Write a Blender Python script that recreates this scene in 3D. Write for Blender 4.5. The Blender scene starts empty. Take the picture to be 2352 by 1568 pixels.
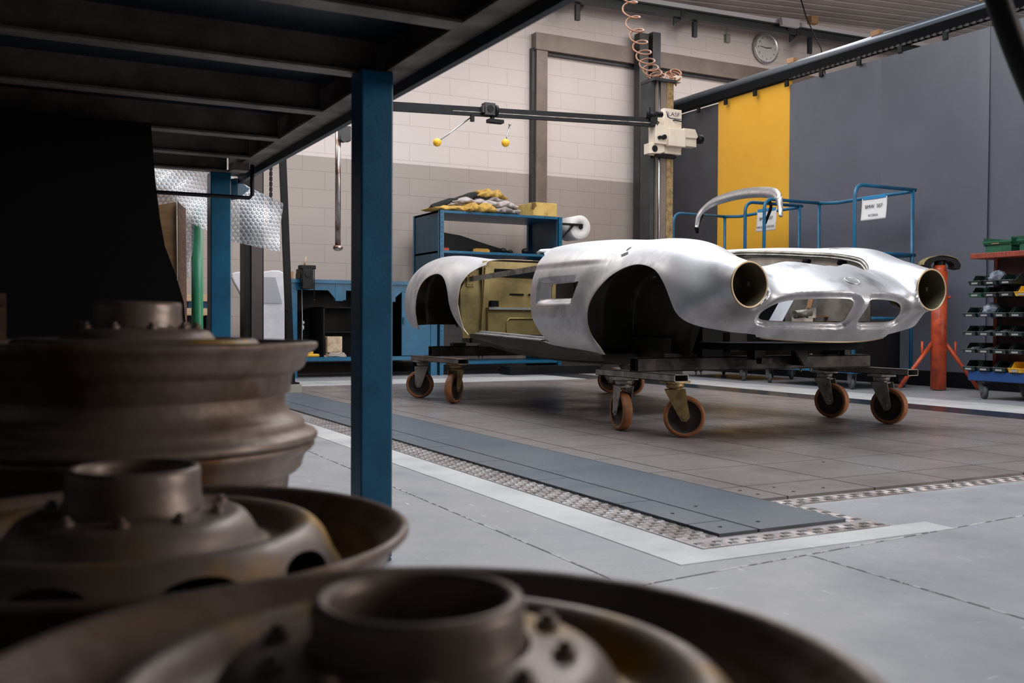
import bpy, math, random
import numpy as np
from mathutils import Vector, Matrix

S = bpy.context.scene
C = S.collection
PI = math.pi
random.seed(7)

# ------------------------------------------------------------------ camera
F_PX, YAW, PITCH, ROLL, EYE = 2286.7, 0.481098, -0.018015, 0.0046075, 0.54
_f = np.array([math.sin(YAW)*math.cos(PITCH), math.cos(YAW)*math.cos(PITCH), math.sin(PITCH)])
_r = np.array([math.cos(YAW), -math.sin(YAW), 0.0])
_u = np.cross(_r, _f)
_c, _s = math.cos(ROLL), math.sin(ROLL)
RIGHT, UP, FWD = _c*_r + _s*_u, -_s*_r + _c*_u, _f
cam_d = bpy.data.cameras.new('camera')
cam_d.sensor_width = 36.0
cam_d.lens = 35.0
cam_d.clip_start = 0.02
cam_d.dof.use_dof = True
cam_d.dof.focus_distance = 5.3
cam_d.dof.aperture_fstop = 6.3
cam = bpy.data.objects.new('camera', cam_d)
C.objects.link(cam)
cam.matrix_world = Matrix(((RIGHT[0], UP[0], -FWD[0], 0), (RIGHT[1], UP[1], -FWD[1], 0),
                           (RIGHT[2], UP[2], -FWD[2], EYE), (0, 0, 0, 1)))
S.camera = cam

# ------------------------------------------------------------------ world, lights, exposure
S.view_settings.view_transform = 'Standard'
S.view_settings.look = 'None'
S.view_settings.gamma = 1.0
S.view_settings.use_curve_mapping = False
S.view_settings.exposure = 0.0
wd = bpy.data.worlds.new('world')
S.world = wd
wd.use_nodes = True
wd.node_tree.nodes['Background'].inputs[0].default_value = (0.55, 0.68, 0.85, 1)
wd.node_tree.nodes['Background'].inputs[1].default_value = 0.12

def area(name, loc, size, power, col, target):
    d = bpy.data.lights.new(name, 'AREA')
    d.shape = 'RECTANGLE'
    d.size, d.size_y = size
    d.energy = power
    d.color = col
    o = bpy.data.objects.new(name, d)
    C.objects.link(o)
    o.location = loc
    o.rotation_euler = (Vector(target)-Vector(loc)).to_track_quat('-Z', 'Y').to_euler()
    return o
# daylight through the roof lights over the work bay, the big door on the right and the hall behind
area('roof_light_bay', (3.9, 5.6, 4.30), (2.2, 6.0), 250, (0.93, 0.97, 1.0), (3.9, 5.6, 0))
area('roof_light_back', (7.5, 8.6, 4.35), (5.0, 1.6), 110, (1.0, 0.94, 0.89), (7.5, 9.0, 0))
area('roof_light_left', (1.2, 8.2, 4.2), (2.6, 2.6), 105, (1.0, 0.92, 0.86), (1.2, 8.8, 0))
area('roof_light_front', (2.6, 2.6, 4.2), (2.4, 3.2), 150, (0.93, 0.96, 1.0), (2.2, 2.8, 0))
area('window_band', (9.6, -3.1, 2.5), (6.5, 2.8), 440, (1.0, 0.90, 0.83), (6.0, 8.0, 2.4))

# ------------------------------------------------------------------ helpers
def at(px, py, Y):
    """point of the plane y = Y seen at photo pixel (px, py)"""
    d = ((px-1176)/F_PX)*RIGHT + ((784-py)/F_PX)*UP + FWD
    return np.array([0, 0, EYE]) + d*(Y/d[1])
def atx(px, py, X):
    d = ((px-1176)/F_PX)*RIGHT + ((784-py)/F_PX)*UP + FWD
    return np.array([0, 0, EYE]) + d*(X/d[0])

def nn(nt, typ, **kw):
    n = nt.nodes.new(typ)
    for k, v in kw.items():
        setattr(n, k, v)
    return n

def mat(name, col, rough=0.5, metal=0.0, col2=None, nscale=6.0, ramp=(0.4, 0.65), detail=4.0, rvar=0.0,
        bump=0.0, bscale=60.0, stretch=None, trans=0.0, spec=0.5, col3=None, n3=30.0, r3=(0.62, 0.7), coat=0.0):
    m = bpy.data.materials.new(name)
    m.use_nodes = True
    nt = m.node_tree
    b = nt.nodes['Principled BSDF']
    b.inputs['Base Color'].default_value = (*col, 1)
    b.inputs['Roughness'].default_value = rough
    b.inputs['Metallic'].default_value = metal
    b.inputs['Specular IOR Level'].default_value = spec
    b.inputs['Transmission Weight'].default_value = trans
    b.inputs['Coat Weight'].default_value = coat
    L = nt.links.new
    tc = nn(nt, 'ShaderNodeTexCoord')
    vec = tc.outputs['Object']
    if stretch:
        mp = nn(nt, 'ShaderNodeMapping')
        mp.inputs['Scale'].default_value = stretch
        L(vec, mp.inputs['Vector'])
        vec = mp.outputs[0]
    cur = None
    if col2 is not None:
        n = nn(nt, 'ShaderNodeTexNoise')
        n.inputs['Scale'].default_value = nscale
        n.inputs['Detail'].default_value = detail
        n.inputs['Roughness'].default_value = 0.62
        L(vec, n.inputs['Vector'])
        r = nn(nt, 'ShaderNodeMapRange')
        r.inputs['From Min'].default_value, r.inputs['From Max'].default_value = ramp
        L(n.outputs['Fac'], r.inputs['Value'])
        mx = nn(nt, 'ShaderNodeMix', data_type='RGBA')
        mx.inputs['A'].default_value = (*col, 1)
        mx.inputs['B'].default_value = (*col2, 1)
        L(r.outputs[0], mx.inputs['Factor'])
        cur = mx.outputs['Result']
        if rvar:
            rr = nn(nt, 'ShaderNodeMapRange')
            rr.inputs['To Min'].default_value = rough
            rr.inputs['To Max'].default_value = rough+rvar
            L(r.outputs[0], rr.inputs['Value'])
            L(rr.outputs[0], b.inputs['Roughness'])
    if col3 is not None:
        n = nn(nt, 'ShaderNodeTexNoise')
        n.inputs['Scale'].default_value = n3
        n.inputs['Detail'].default_value = 6.0
        L(vec, n.inputs['Vector'])
        r = nn(nt, 'ShaderNodeMapRange')
        r.inputs['From Min'].default_value, r.inputs['From Max'].default_value = r3
        L(n.outputs['Fac'], r.inputs['Value'])
        mx = nn(nt, 'ShaderNodeMix', data_type='RGBA')
        if cur is None:
            mx.inputs['A'].default_value = (*col, 1)
        else:
            L(cur, mx.inputs['A'])
        mx.inputs['B'].default_value = (*col3, 1)
        L(r.outputs[0], mx.inputs['Factor'])
        cur = mx.outputs['Result']
    if cur is not None:
        L(cur, b.inputs['Base Color'])
    if bump:
        n = nn(nt, 'ShaderNodeTexNoise')
        n.inputs['Scale'].default_value = bscale
        n.inputs['Detail'].default_value = 5.0
        L(vec, n.inputs['Vector'])
        bp = nn(nt, 'ShaderNodeBump')
        bp.inputs['Strength'].default_value = bump
        bp.inputs['Distance'].default_value = 0.01
        L(n.outputs['Fac'], bp.inputs['Height'])
        L(bp.outputs[0], b.inputs['Normal'])
    return m

class MB:
    """collects shapes, links them as ONE mesh object"""
    def __init__(self):
        self.v, self.f, self.s = [], [], []
    def add(self, vs, fs, smooth=False):
        o = len(self.v)
        self.v += [tuple(float(c) for c in p) for p in vs]
        self.f += [tuple(i+o for i in f) for f in fs]
        self.s += [smooth]*len(fs)
        return self
    def box(self, a, b, M=None):
        (x0, y0, z0), (x1, y1, z1) = a, b
        vs = [(x0, y0, z0), (x1, y0, z0), (x1, y1, z0), (x0, y1, z0), (x0, y0, z1), (x1, y0, z1), (x1, y1, z1), (x0, y1, z1)]
        if M is not None:
            vs = [M @ Vector(p) for p in vs]
        return self.add(vs, [(0, 3, 2, 1), (4, 5, 6, 7), (0, 1, 5, 4), (1, 2, 6, 5), (2, 3, 7, 6), (3, 0, 4, 7)])
    def bar(self, p, q, w, h, up=(0, 0, 1)):
        p, q = Vector(p), Vector(q)
        d = (q-p).normalized()
        sx = d.cross(Vector(up)).normalized()
        sz = sx.cross(d)
        vs = []
        for c in (p, q):
            for i, j in ((-1, -1), (1, -1), (1, 1), (-1, 1)):
                vs.append(c + sx*(i*w/2) + sz*(j*h/2))
        return self.add(vs, [(0, 3, 2, 1), (4, 5, 6, 7), (0, 1, 5, 4), (1, 2, 6, 5), (2, 3, 7, 6), (3, 0, 4, 7)])
    def tube(self, path, r, n=12, cap=True, closed=False):
        P = [Vector(p) for p in path]
        rs = r if isinstance(r, (list, tuple)) else [r]*len(P)
        k = len(P)
        vs, fs = [], []
        up = None
        for i, p in enumerate(P):
            if closed:
                d = (P[(i+1) % k]-P[i-1]).normalized()
            else:
                d = (P[min(i+1, k-1)]-P[max(i-1, 0)]).normalized()
            if up is None:
                up = Vector((0, 0, 1)) if abs(d.z) < 0.9 else Vector((1, 0, 0))
            sx = d.cross(up).normalized()
            up = sx.cross(d).normalized()
            for j in range(n):
                a = 2*PI*j/n
                vs.append(p + sx*(math.cos(a)*rs[i]) + up*(math.sin(a)*rs[i]))
        m = k if closed else k-1
        for i in range(m):
            for j in range(n):
                a, b = i*n+j, i*n+(j+1) % n
                c, d2 = ((i+1) % k)*n+(j+1) % n, ((i+1) % k)*n+j
                fs.append((a, d2, c, b))
        self.add(vs, fs, True)
        if cap and not closed:
            o = len(self.v)-len(vs)
            self.f += [tuple(o+j for j in range(n)), tuple(o+(k-1)*n+j for j in range(n-1, -1, -1))]
            self.s += [False, False]
        return self
    def cyl(self, p, q, r, n=20, r2=None):
        return self.tube([p, q], [r, r if r2 is None else r2], n)
    def lathe(self, prof, n=48, M=None, smooth=True, closed=False):
        """prof = [(radius, height)...] turned about z"""
        vs, fs = [], []
        k = len(prof)
        for (r, z) in prof:
            for j in range(n):
                a = 2*PI*j/n
                p = Vector((r*math.cos(a), r*math.sin(a), z))
                vs.append(M @ p if M is not None else p)
        for i in range(k if closed else k-1):
            i2 = (i+1) % k
            for j in range(n):
                fs.append((i*n+j, i*n+(j+1) % n, i2*n+(j+1) % n, i2*n+j))
        return self.add(vs, fs, smooth)
    def prism(self, poly, fn, a, b):
        """polygon [(u, v)...] extruded from a to b; fn(u, v, w) -> point"""
        n = len(poly)
        vs = [fn(u, v, a) for u, v in poly] + [fn(u, v, b) for u, v in poly]
        fs = [tuple(range(n-1, -1, -1)), tuple(range(n, 2*n))]
        fs += [(i, (i+1) % n, n+(i+1) % n, n+i) for i in range(n)]
        return self.add(vs, fs)
    def grid(self, fn, nu, nv, smooth=True):
        vs = [fn(i/nu, j/nv) for j in range(nv+1) for i in range(nu+1)]
        w = nu+1
        fs = [(j*w+i, j*w+i+1, (j+1)*w+i+1, (j+1)*w+i) for j in range(nv) for i in range(nu)]
        return self.add(vs, fs, smooth)
    def blob(self, c, r, fn=None, nu=20, nv=12):
        """ellipsoid with radii r about c, fn(dir) scales the radius"""
        vs, fs = [], []
        for j in range(nv+1):
            t = PI*j/nv
            for i in range(nu):
                a = 2*PI*i/nu
                d = Vector((math.sin(t)*math.cos(a), math.sin(t)*math.sin(a), math.cos(t)))
                k = fn(d) if fn else 1.0
                vs.append((c[0]+d.x*r[0]*k, c[1]+d.y*r[1]*k, c[2]+d.z*r[2]*k))
        for j in range(nv):
            for i in range(nu):
                fs.append((j*nu+i, (j+1)*nu+i, (j+1)*nu+(i+1) % nu, j*nu+(i+1) % nu))
        return self.add(vs, fs, True)
    def mesh(self, name, origin=(0, 0, 0)):
        me = bpy.data.meshes.new(name)
        ox, oy, oz = origin
        me.from_pydata([(x-ox, y-oy, z-oz) for x, y, z in self.v], [], self.f)
        me.polygons.foreach_set('use_smooth', self.s)
        me.update()
        return me

BASE = {}          # world position of every root and part, to keep child coordinates local
def thing(name, label, cat, loc=(0, 0, 0), group=None):
    o = bpy.data.objects.new(name, None)
    C.objects.link(o)
    o.empty_display_size = 0.1
    o.location = loc
    o['label'] = label
    o['category'] = cat
    if group:
        o['group'] = group
    BASE[o] = tuple(loc)
    return o
def part(name, mb, m, parent, label=None, bevel=0.0):
    base = BASE[parent]
    o = bpy.data.objects.new(name, mb.mesh(name, base))
    C.objects.link(o)
    o.parent = parent
    BASE[o] = base
    for k in (m if isinstance(m, (list, tuple)) else [m]):
        o.data.materials.append(k)
    if label:
        o['label'] = label
    if bevel:
        bv = o.modifiers.new('bevel', 'BEVEL')
        bv.width = bevel
        bv.segments = 2
        bv.limit_method = 'ANGLE'
    return o
def single(name, label, cat, mb, m, group=None, bevel=0.0, kind=None):
    v = np.array(mb.v)
    org = (float(v[:, 0].mean()), float(v[:, 1].mean()), float(v[:, 2].min()))
    o = bpy.data.objects.new(name, mb.mesh(name, org))
    C.objects.link(o)
    o.location = org
    BASE[o] = org
    for k in (m if isinstance(m, (list, tuple)) else [m]):
        o.data.materials.append(k)
    o['label'] = label
    o['category'] = cat
    if group:
        o['group'] = group
    if kind:
        o['kind'] = kind
    if bevel:
        bv = o.modifiers.new('bevel', 'BEVEL')
        bv.width = bevel
        bv.segments = 2
        bv.limit_method = 'ANGLE'
    return o
def struct(name, mb, m, label=None):
    o = bpy.data.objects.new(name, mb.mesh(name))
    C.objects.link(o)
    BASE[o] = (0, 0, 0)
    for k in (m if isinstance(m, (list, tuple)) else [m]):
        o.data.materials.append(k)
    o['kind'] = 'structure'
    if label:
        o['label'] = label
    return o
def copy_tree(o, loc=None, rot=None, scale=None, label=None, parent=None):
    c = o.copy()
    C.objects.link(c)
    if parent is not None:
        c.parent = parent
    if loc is not None:
        c.location = loc
    if rot is not None:
        c.rotation_euler = rot
    if scale is not None:
        c.scale = scale
    if label:
        c['label'] = label
    for ch in list(o.children):
        copy_tree(ch, parent=c)
    return c
def text_mb(s, size, fn):
    """letters as a mesh; fn(u, v, w) places them"""
    cu = bpy.data.curves.new('text', 'FONT')
    cu.body = s
    cu.size = size
    cu.align_x = 'CENTER'
    cu.align_y = 'CENTER'
    cu.extrude = 0.0006
    tmp = bpy.data.objects.new('text', cu)
    C.objects.link(tmp)
    dg = bpy.context.evaluated_depsgraph_get()
    me = bpy.data.meshes.new_from_object(tmp.evaluated_get(dg))
    mb = MB()
    mb.add([fn(v.co.x, v.co.y, v.co.z) for v in me.vertices], [tuple(p.vertices) for p in me.polygons])
    bpy.data.objects.remove(tmp)
    bpy.data.curves.remove(cu)
    bpy.data.meshes.remove(me)
    return mb
def hnoise(x, y, z=0.0):
    return (math.sin(x*1.7+y*2.3+z*1.1)+math.sin(x*3.1-y*1.9+z*2.7+1.3)*0.6+math.sin(-x*4.3+y*5.1+z*3.9+0.7)*0.35)/1.95
# ------------------------------------------------------------------ materials
def lin(r, g, b):
    f = lambda c: (c/255/12.92) if c <= 10 else ((c/255+0.055)/1.055)**2.4
    return (f(r), f(g), f(b))
M_BLUE = mat('blue_enamel', lin(5, 90, 125), 0.38, 0.0, lin(4, 77, 109), 9, bump=0.05, bscale=150)
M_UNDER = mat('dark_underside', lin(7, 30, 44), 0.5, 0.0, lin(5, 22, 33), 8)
M_BLUE_D = mat('dark_and_shaded_blue_enamel', lin(9, 68, 92), 0.45, 0.0, lin(7, 54, 75), 8)
M_STEEL_RAW = mat('raw_brown_steel', lin(128, 114, 106), 0.5, 0.3, lin(92, 80, 74), 7, rvar=0.15, bump=0.08, bscale=60)
M_BLACK = mat('black_paint', lin(15, 16, 18), 0.5, 0.0, lin(10, 11, 13), 12, spec=0.25)
M_BLACK_MATT = mat('matt_black', lin(13, 14, 17), 0.9, spec=0.15)
M_DARKSTEEL = mat('dark_oily_steel', lin(46, 39, 35), 0.45, 0.4, lin(28, 24, 23), 9, rvar=0.2, bump=0.06, bscale=70)
M_ZINC = mat('galvanised_steel', lin(160, 156, 150), 0.4, 0.5, lin(112, 106, 98), 14, rvar=0.15)
M_ZINC_Y = mat('yellow_passivated_zinc', lin(168, 144, 98), 0.42, 0.45, lin(122, 100, 66), 18, rvar=0.2)
M_CHROME = mat('chrome', lin(226, 228, 232), 0.26, 0.85, lin(190, 190, 192), 6, rvar=0.16)
M_POLISH = mat('polished_steel_rod', lin(170, 170, 172), 0.25, 1.0)
M_BROWN_STEEL = mat('brown_painted_steel', lin(124, 110, 102), 0.4, 0.1, lin(108, 95, 88), 4)
M_GREY_DARK = mat('dark_grey_steel', lin(58, 58, 60), 0.45, 0.3, lin(46, 46, 48), 9)
M_CREAM = mat('cream_enamel', lin(222, 208, 190), 0.4, 0.0, lin(208, 192, 172), 5)
M_PAPER = mat('white_paper', lin(226, 225, 226), 0.8)
M_INK = mat('black_ink', lin(28, 30, 36), 0.8)
M_NAVY = mat('navy_ink', lin(26, 40, 84), 0.6)
M_ORANGE = mat('red_orange_enamel', lin(196, 78, 40), 0.45, 0.0, lin(150, 54, 30), 12, bump=0.08, bscale=90)
M_REDBROWN = mat('red_brown_wood', lin(150, 64, 44), 0.55, 0.0, lin(116, 46, 34), 12, stretch=(1, 6, 1))
M_YELLOW_PVC = mat('yellow_pvc', lin(226, 170, 48), 0.42, 0.0, lin(218, 161, 43), 1.5, bump=0.03, bscale=8)
M_GREY_PVC = mat('grey_pvc', lin(94, 97, 109), 0.34, 0.0, lin(88, 91, 102), 1.2, bump=0.03, bscale=4)
M_DGREY_PVC = mat('dark_grey_pvc', lin(66, 66, 72), 0.45, 0.0, lin(54, 54, 60), 2.2)
M_CARDBOARD = mat('cardboard', lin(178, 140, 102), 0.85, 0.0, lin(158, 120, 84), 5, stretch=(1, 1, 6))
M_WOOD = mat('pale_wood', lin(206, 180, 150), 0.6, 0.0, lin(182, 150, 118), 8, stretch=(1, 8, 8))
M_DARKWOOD = mat('dark_brown_wood', lin(92, 66, 48), 0.7, 0.0, lin(58, 40, 30), 8, stretch=(1, 10, 10))
M_GREEN = mat('green_plastic', lin(34, 92, 66), 0.4, 0.0, lin(26, 76, 54), 8)
M_DGREEN = mat('dark_green_plastic', lin(26, 44, 40), 0.38, 0.0, lin(20, 34, 31), 8)
M_YELLOW = mat('yellow_plastic', lin(232, 178, 40), 0.45)
M_WHITE_PLASTIC = mat('white_plastic', lin(216, 216, 220), 0.45)
M_GREY_RUB = mat('grey_rubber', lin(70, 70, 72), 0.7)

# painted block wall: grey dado below, white above
def wall_mat():
    m = bpy.data.materials.new('painted_block')
    m.use_nodes = True
    nt = m.node_tree
    L = nt.links.new
    b = nt.nodes['Principled BSDF']
    b.inputs['Roughness'].default_value = 0.55
    tc = nn(nt, 'ShaderNodeTexCoord')
    sp = nn(nt, 'ShaderNodeSeparateXYZ')
    L(tc.outputs['Object'], sp.inputs[0])
    cb = nn(nt, 'ShaderNodeCombineXYZ')
    L(sp.outputs['X'], cb.inputs['X'])
    L(sp.outputs['Z'], cb.inputs['Y'])
    br = nn(nt, 'ShaderNodeTexBrick')
    br.offset = 0.5
    br.inputs['Scale'].default_value = 1.0
    br.inputs['Brick Width'].default_value = 0.5
    br.inputs['Row Height'].default_value = 0.2
    br.inputs['Mortar Size'].default_value = 0.0035
    br.inputs['Mortar Smooth'].default_value = 0.3
    br.inputs['Color1'].default_value = (1, 1, 1, 1)
    br.inputs['Color2'].default_value = (0.985, 0.985, 0.985, 1)
    br.inputs['Mortar'].default_value = (0.80, 0.78, 0.77, 1)
    L(cb.outputs[0], br.inputs['Vector'])
    gt = nn(nt, 'ShaderNodeMath', operation='GREATER_THAN')
    gt.inputs[1].default_value = 2.362
    L(sp.outputs['Z'], gt.inputs[0])
    mx = nn(nt, 'ShaderNodeMix', data_type='RGBA')
    mx.inputs['A'].default_value = (*lin(166, 155, 150), 1)
    mx.inputs['B'].default_value = (*lin(214, 204, 201), 1)
    L(gt.outputs[0], mx.inputs['Factor'])
    ns = nn(nt, 'ShaderNodeTexNoise')
    ns.inputs['Scale'].default_value = 1.3
    ns.inputs['Detail'].default_value = 5
    L(tc.outputs['Object'], ns.inputs['Vector'])
    mr = nn(nt, 'ShaderNodeMapRange')
    mr.inputs['To Min'].default_value = 0.9
    mr.inputs['To Max'].default_value = 1.05
    L(ns.outputs['Fac'], mr.inputs['Value'])
    m1 = nn(nt, 'ShaderNodeMix', data_type='RGBA', blend_type='MULTIPLY')
    m1.inputs['Factor'].default_value = 1
    L(mx.outputs['Result'], m1.inputs['A'])
    L(br.outputs['Color'], m1.inputs['B'])
    m2 = nn(nt, 'ShaderNodeMix', data_type='RGBA', blend_type='MULTIPLY')
    m2.inputs['Factor'].default_value = 1
    L(m1.outputs['Result'], m2.inputs['A'])
    L(mr.outputs[0], m2.inputs['B'])
    L(m2.outputs['Result'], b.inputs['Base Color'])
    bp = nn(nt, 'ShaderNodeBump')
    bp.inputs['Strength'].default_value = 0.5
    bp.inputs['Distance'].default_value = 0.004
    bp.invert = True
    L(br.outputs['Fac'], bp.inputs['Height'])
    L(bp.outputs[0], b.inputs['Normal'])
    return m
M_WALL = wall_mat()
M_PLAINWALL = mat('dark_plaster', lin(74, 72, 72), 0.8)
M_CEIL = mat('corrugated_ceiling', lin(204, 196, 192), 0.5, 0.1, lin(188, 180, 176), 2)

def floor_mat(name, c1, c2, scuff, rough, rv, mist=None):
    """painted / worn floor: cloudy tone, fine scratches and pale chips"""
    m = mat(name, c1, rough, 0.0, c2, 2.1, (0.38, 0.66), rvar=rv, detail=9)
    nt = m.node_tree
    L = nt.links.new
    b = nt.nodes['Principled BSDF']
    src = b.inputs['Base Color'].links[0].from_socket
    tc = nn(nt, 'ShaderNodeTexCoord')
    for (sx, sy, rot, sc, lo, hi) in ((14, 1.2, 0.5, 5, 0.655, 0.72), (1.5, 16, 0.3, 5, 0.66, 0.73), (3, 3, 0.0, 14, 0.70, 0.73)):
        mp = nn(nt, 'ShaderNodeMapping')
        mp.inputs['Scale'].default_value = (sx, sy, 1)
        mp.inputs['Rotation'].default_value = (0, 0, rot)
        L(tc.outputs['Object'], mp.inputs[0])
        n = nn(nt, 'ShaderNodeTexNoise')
        n.inputs['Scale'].default_value = sc
        n.inputs['Detail'].default_value = 5
        n.inputs['Roughness'].default_value = 0.7
        L(mp.outputs[0], n.inputs['Vector'])
        r = nn(nt, 'ShaderNodeMapRange')
        r.inputs['From Min'].default_value = lo
        r.inputs['From Max'].default_value = hi
        r.inputs['To Max'].default_value = 0.8
        L(n.outputs['Fac'], r.inputs['Value'])
        mx = nn(nt, 'ShaderNodeMix', data_type='RGBA')
        L(src, mx.inputs['A'])
        mx.inputs['B'].default_value = (*scuff, 1)
        L(r.outputs[0], mx.inputs['Factor'])
        src = mx.outputs['Result']
    L(src, b.inputs['Base Color'])
    n = nn(nt, 'ShaderNodeTexNoise')
    n.inputs['Scale'].default_value = 38
    n.inputs['Detail'].default_value = 6
    L(tc.outputs['Object'], n.inputs['Vector'])
    bp = nn(nt, 'ShaderNodeBump')
    bp.inputs['Strength'].default_value = 0.12
    bp.inputs['Distance'].default_value = 0.004
    L(n.outputs['Fac'], bp.inputs['Height'])
    L(bp.outputs[0], b.inputs['Normal'])
    return m
M_FLOOR = floor_mat('grey_floor_paint', lin(160, 161, 166), lin(122, 124, 130), lin(224, 224, 226), 0.26, 0.18)
M_BAND = floor_mat('pale_floor_paint', lin(194, 195, 195), lin(150, 152, 156), lin(228, 228, 228), 0.34, 0.16)
M_PLATE = floor_mat('worn_steel_plates', lin(128, 122, 122), lin(90, 82, 79), lin(168, 164, 164), 0.26, 0.18)
M_STRIP = floor_mat('dark_steel_strip', lin(84, 94, 105), lin(54, 62, 73), lin(128, 139, 150), 0.28, 0.20)
M_GLOSS = floor_mat('dark_glossy_strip', lin(38, 42, 48), lin(30, 33, 38), lin(70, 74, 80), 0.16, 0.1)
M_GAP = mat('dark_gap', lin(26, 22, 20), 0.8)

M_CHECK = mat('chequer_plate', lin(158, 154, 156), 0.34, 0.5, lin(112, 104, 100), 9, rvar=0.15)

# ------------------------------------------------------------------ room shell
ZF = -0.012                                # concrete lies a plate's thickness below the measuring bed
XC, YW = 7.59, 10.70                       # curtain plane, back wall
b = MB()
b.box((-2.7, -3.2, ZF-0.2), (14, YW+0.2, ZF))
struct('floor', b, M_FLOOR, 'grey painted concrete floor with pale scratches')
b = MB()
b.box((-2.9, YW, ZF), (14, YW+0.2, 5.6))
struct('wall_back', b, M_WALL, 'painted block wall, white above a grey dado')
b = MB()
b.box((-2.9, -3.2, ZF), (-2.7, YW, 4.6))
struct('wall_left', b, M_PLAINWALL)
b = MB()
b.box((-2.7, -3.4, ZF), (3.6, -3.2, 4.6))
struct('wall_front', b, M_PLAINWALL)
b = MB()                                   # added unseen wall stub, keeps window light off the rims
b.box((2.6, -3.2, ZF), (2.7, -0.75, 2.7))
struct('wall_light_block', b, M_PLAINWALL)
b = MB()                                   # ribbed roof sheets, rising to the right
zc = lambda x: 4.72+0.058*(x-8.0)
prof = []
yy = -3.2
while yy < YW:
    prof += [(yy, 0.0), (yy+0.145, 0.0), (yy+0.160, 0.035), (yy+0.195, 0.035)]
    yy += 0.21
prof = [(min(y, YW), z) for y, z in prof]
n = len(prof)
b.add([(-2.9, y, zc(-2.9)+z) for y, z in prof]+[(14, y, zc(14)+z) for y, z in prof]
      + [(-2.9, y, zc(-2.9)+0.25) for y, z in prof]+[(14, y, zc(14)+0.25) for y, z in prof],
      [(i, i+1, n+i+1, n+i) for i in range(n-1)]+[(2*n+i, 3*n+i, 3*n+i+1, 2*n+i+1) for i in range(n-1)])
struct('ceiling', b, M_CEIL, 'grey ribbed metal ceiling')
b = MB()
b.box((-2.7, YW-0.02, ZF), (14, YW, 0.10))
struct('baseboard_back', b, mat('dark_skirting', lin(60, 56, 54), 0.6))

b = MB()
b.box((XC-0.05, 3.4, ZF), (XC+0.06, YW, 0.125))
struct('baseboard_right', b, M_BLACK_MATT)

# measuring bed: square steel plates with thin gaps
CELL, X0, Y0 = 0.38216, 2.2216, 2.5819
b = MB()
g = 0.0032
xs = [2.112] + [X0+CELL*j for j in range(9)]
ys = [2.372] + [Y0+CELL*r for r in range(16)]
for i in range(len(xs)-1):
    for j in range(len(ys)-1):
        b.box((xs[i]+(g if i else 0), ys[j]+(g if j else 0), ZF+0.001), (xs[i+1]-g, ys[j+1]-g, 0))
struct('trim_1', b, M_PLATE, 'measuring bed of square worn steel floor plates')
b = MB()
b.box((2.112, 2.376, ZF), (5.27, 8.31, ZF+0.0012))
struct('trim_2', b, M_GAP)
# dark rail strip on the left of the bed: narrow edge pieces and a wide run
b = MB()
yb = [2.022, 2.158]+[2.50+0.5*k for k in range(17)]
for k in range(len(yb)-1):
    b.box((1.662, yb[k]+(0.0025 if k else 0), ZF+0.001), (1.790, yb[k+1]-0.0025, 0))
b.box((1.797, 2.022, ZF+0.001), (2.108, 10.5, 0))
struct('trim_3', b, M_STRIP, 'dark blue grey steel rail strip beside the bed')
b = MB()
b.box((5.29, 2.3, ZF+0.001), (5.62, 10.5, 0))
struct('trim_4', b, M_GLOSS, 'dark glossy rail strip on the far side of the bed')
b = MB()
zk = ZF+0.0035
b.box((1.540, 1.935, ZF), (2.185, 2.020, zk))
b.box((1.540, 2.020, ZF), (1.660, 10.4, zk))
b.box((2.110, 2.020, ZF), (2.185, 2.290, zk))
b.box((2.110, 2.290, ZF), (5.7, 2.370, zk))
q = 0.0285                                  # five-bar tread, groups turned alternately
def tread(x0, y0, x1, y1):
    nx, ny = int((x1-x0)/q), int((y1-y0)/q)
    for i in range(nx):
        for j in range(ny):
            cx, cy = x0+(i+0.5)*q+(x1-x0-nx*q)/2, y0+(j+0.5)*q
            for k in range(-2, 3):
                if (i+j) % 2:
                    ax_, ay_, hx, hy = cx+k*0.0052, cy, 0.0016, 0.0105
                else:
                    ax_, ay_, hx, hy = cx, cy+k*0.0052, 0.0105, 0.0016
                b.add([(ax_-hx, ay_-hy, zk), (ax_+hx, ay_-hy, zk), (ax_+hx, ay_+hy, zk), (ax_-hx, ay_+hy, zk),
                       (ax_-hx*0.6, ay_-hy*0.6, zk+0.0022), (ax_+hx*0.6, ay_-hy*0.6, zk+0.0022), (ax_+hx*0.6, ay_+hy*0.6, zk+0.0022), (ax_-hx*0.6, ay_+hy*0.6, zk+0.0022)],
                      [(4, 5, 6, 7), (0, 1, 5, 4), (1, 2, 6, 5), (2, 3, 7, 6), (3, 0, 4, 7)], False)
tread(1.545, 1.937, 2.183, 2.020)
tread(1.545, 2.020, 1.660, 5.6)
tread(2.112, 2.020, 2.183, 2.290)
tread(2.112, 2.292, 4.6, 2.368)
struct('trim_5', b, M_CHECK, 'chequer plate border of the measuring bed')
b = MB()
b.box((1.395, 1.832, ZF), (2.32, 1.934, ZF+0.0015))
b.box((1.395, 1.934, ZF), (1.539, 10.0, ZF+0.0015))
b.box((2.112, 8.33, ZF), (5.28, 9.15, ZF+0.0015))  # pale strip paints in the white wall's reflection on the far floor
b.box((5.63, 2.3, ZF), (6.25, 9.15, ZF+0.0015))
struct('trim_6', b, M_BAND, 'pale painted band around the bed, painted-in reflection beyond it')
b = MB()                                   # saw-cut joints of the concrete
def joint(p, q):
    b.bar((p[0], p[1], ZF+0.0006), (q[0], q[1], ZF+0.0006), 0.004, 0.001)
joint((0.9, 1.70), (2.15, 1.822))
joint((2.15, 1.822), (4.4, 2.04))
joint((1.734, 1.775), (1.70, 0.3))
joint((1.185, 1.74), (1.22, 6.5))
struct('trim_7', b, mat('worn_joint', lin(70, 68, 68), 0.7, 0.0, lin(190, 190, 190), 30, (0.5, 0.55)))
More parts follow.
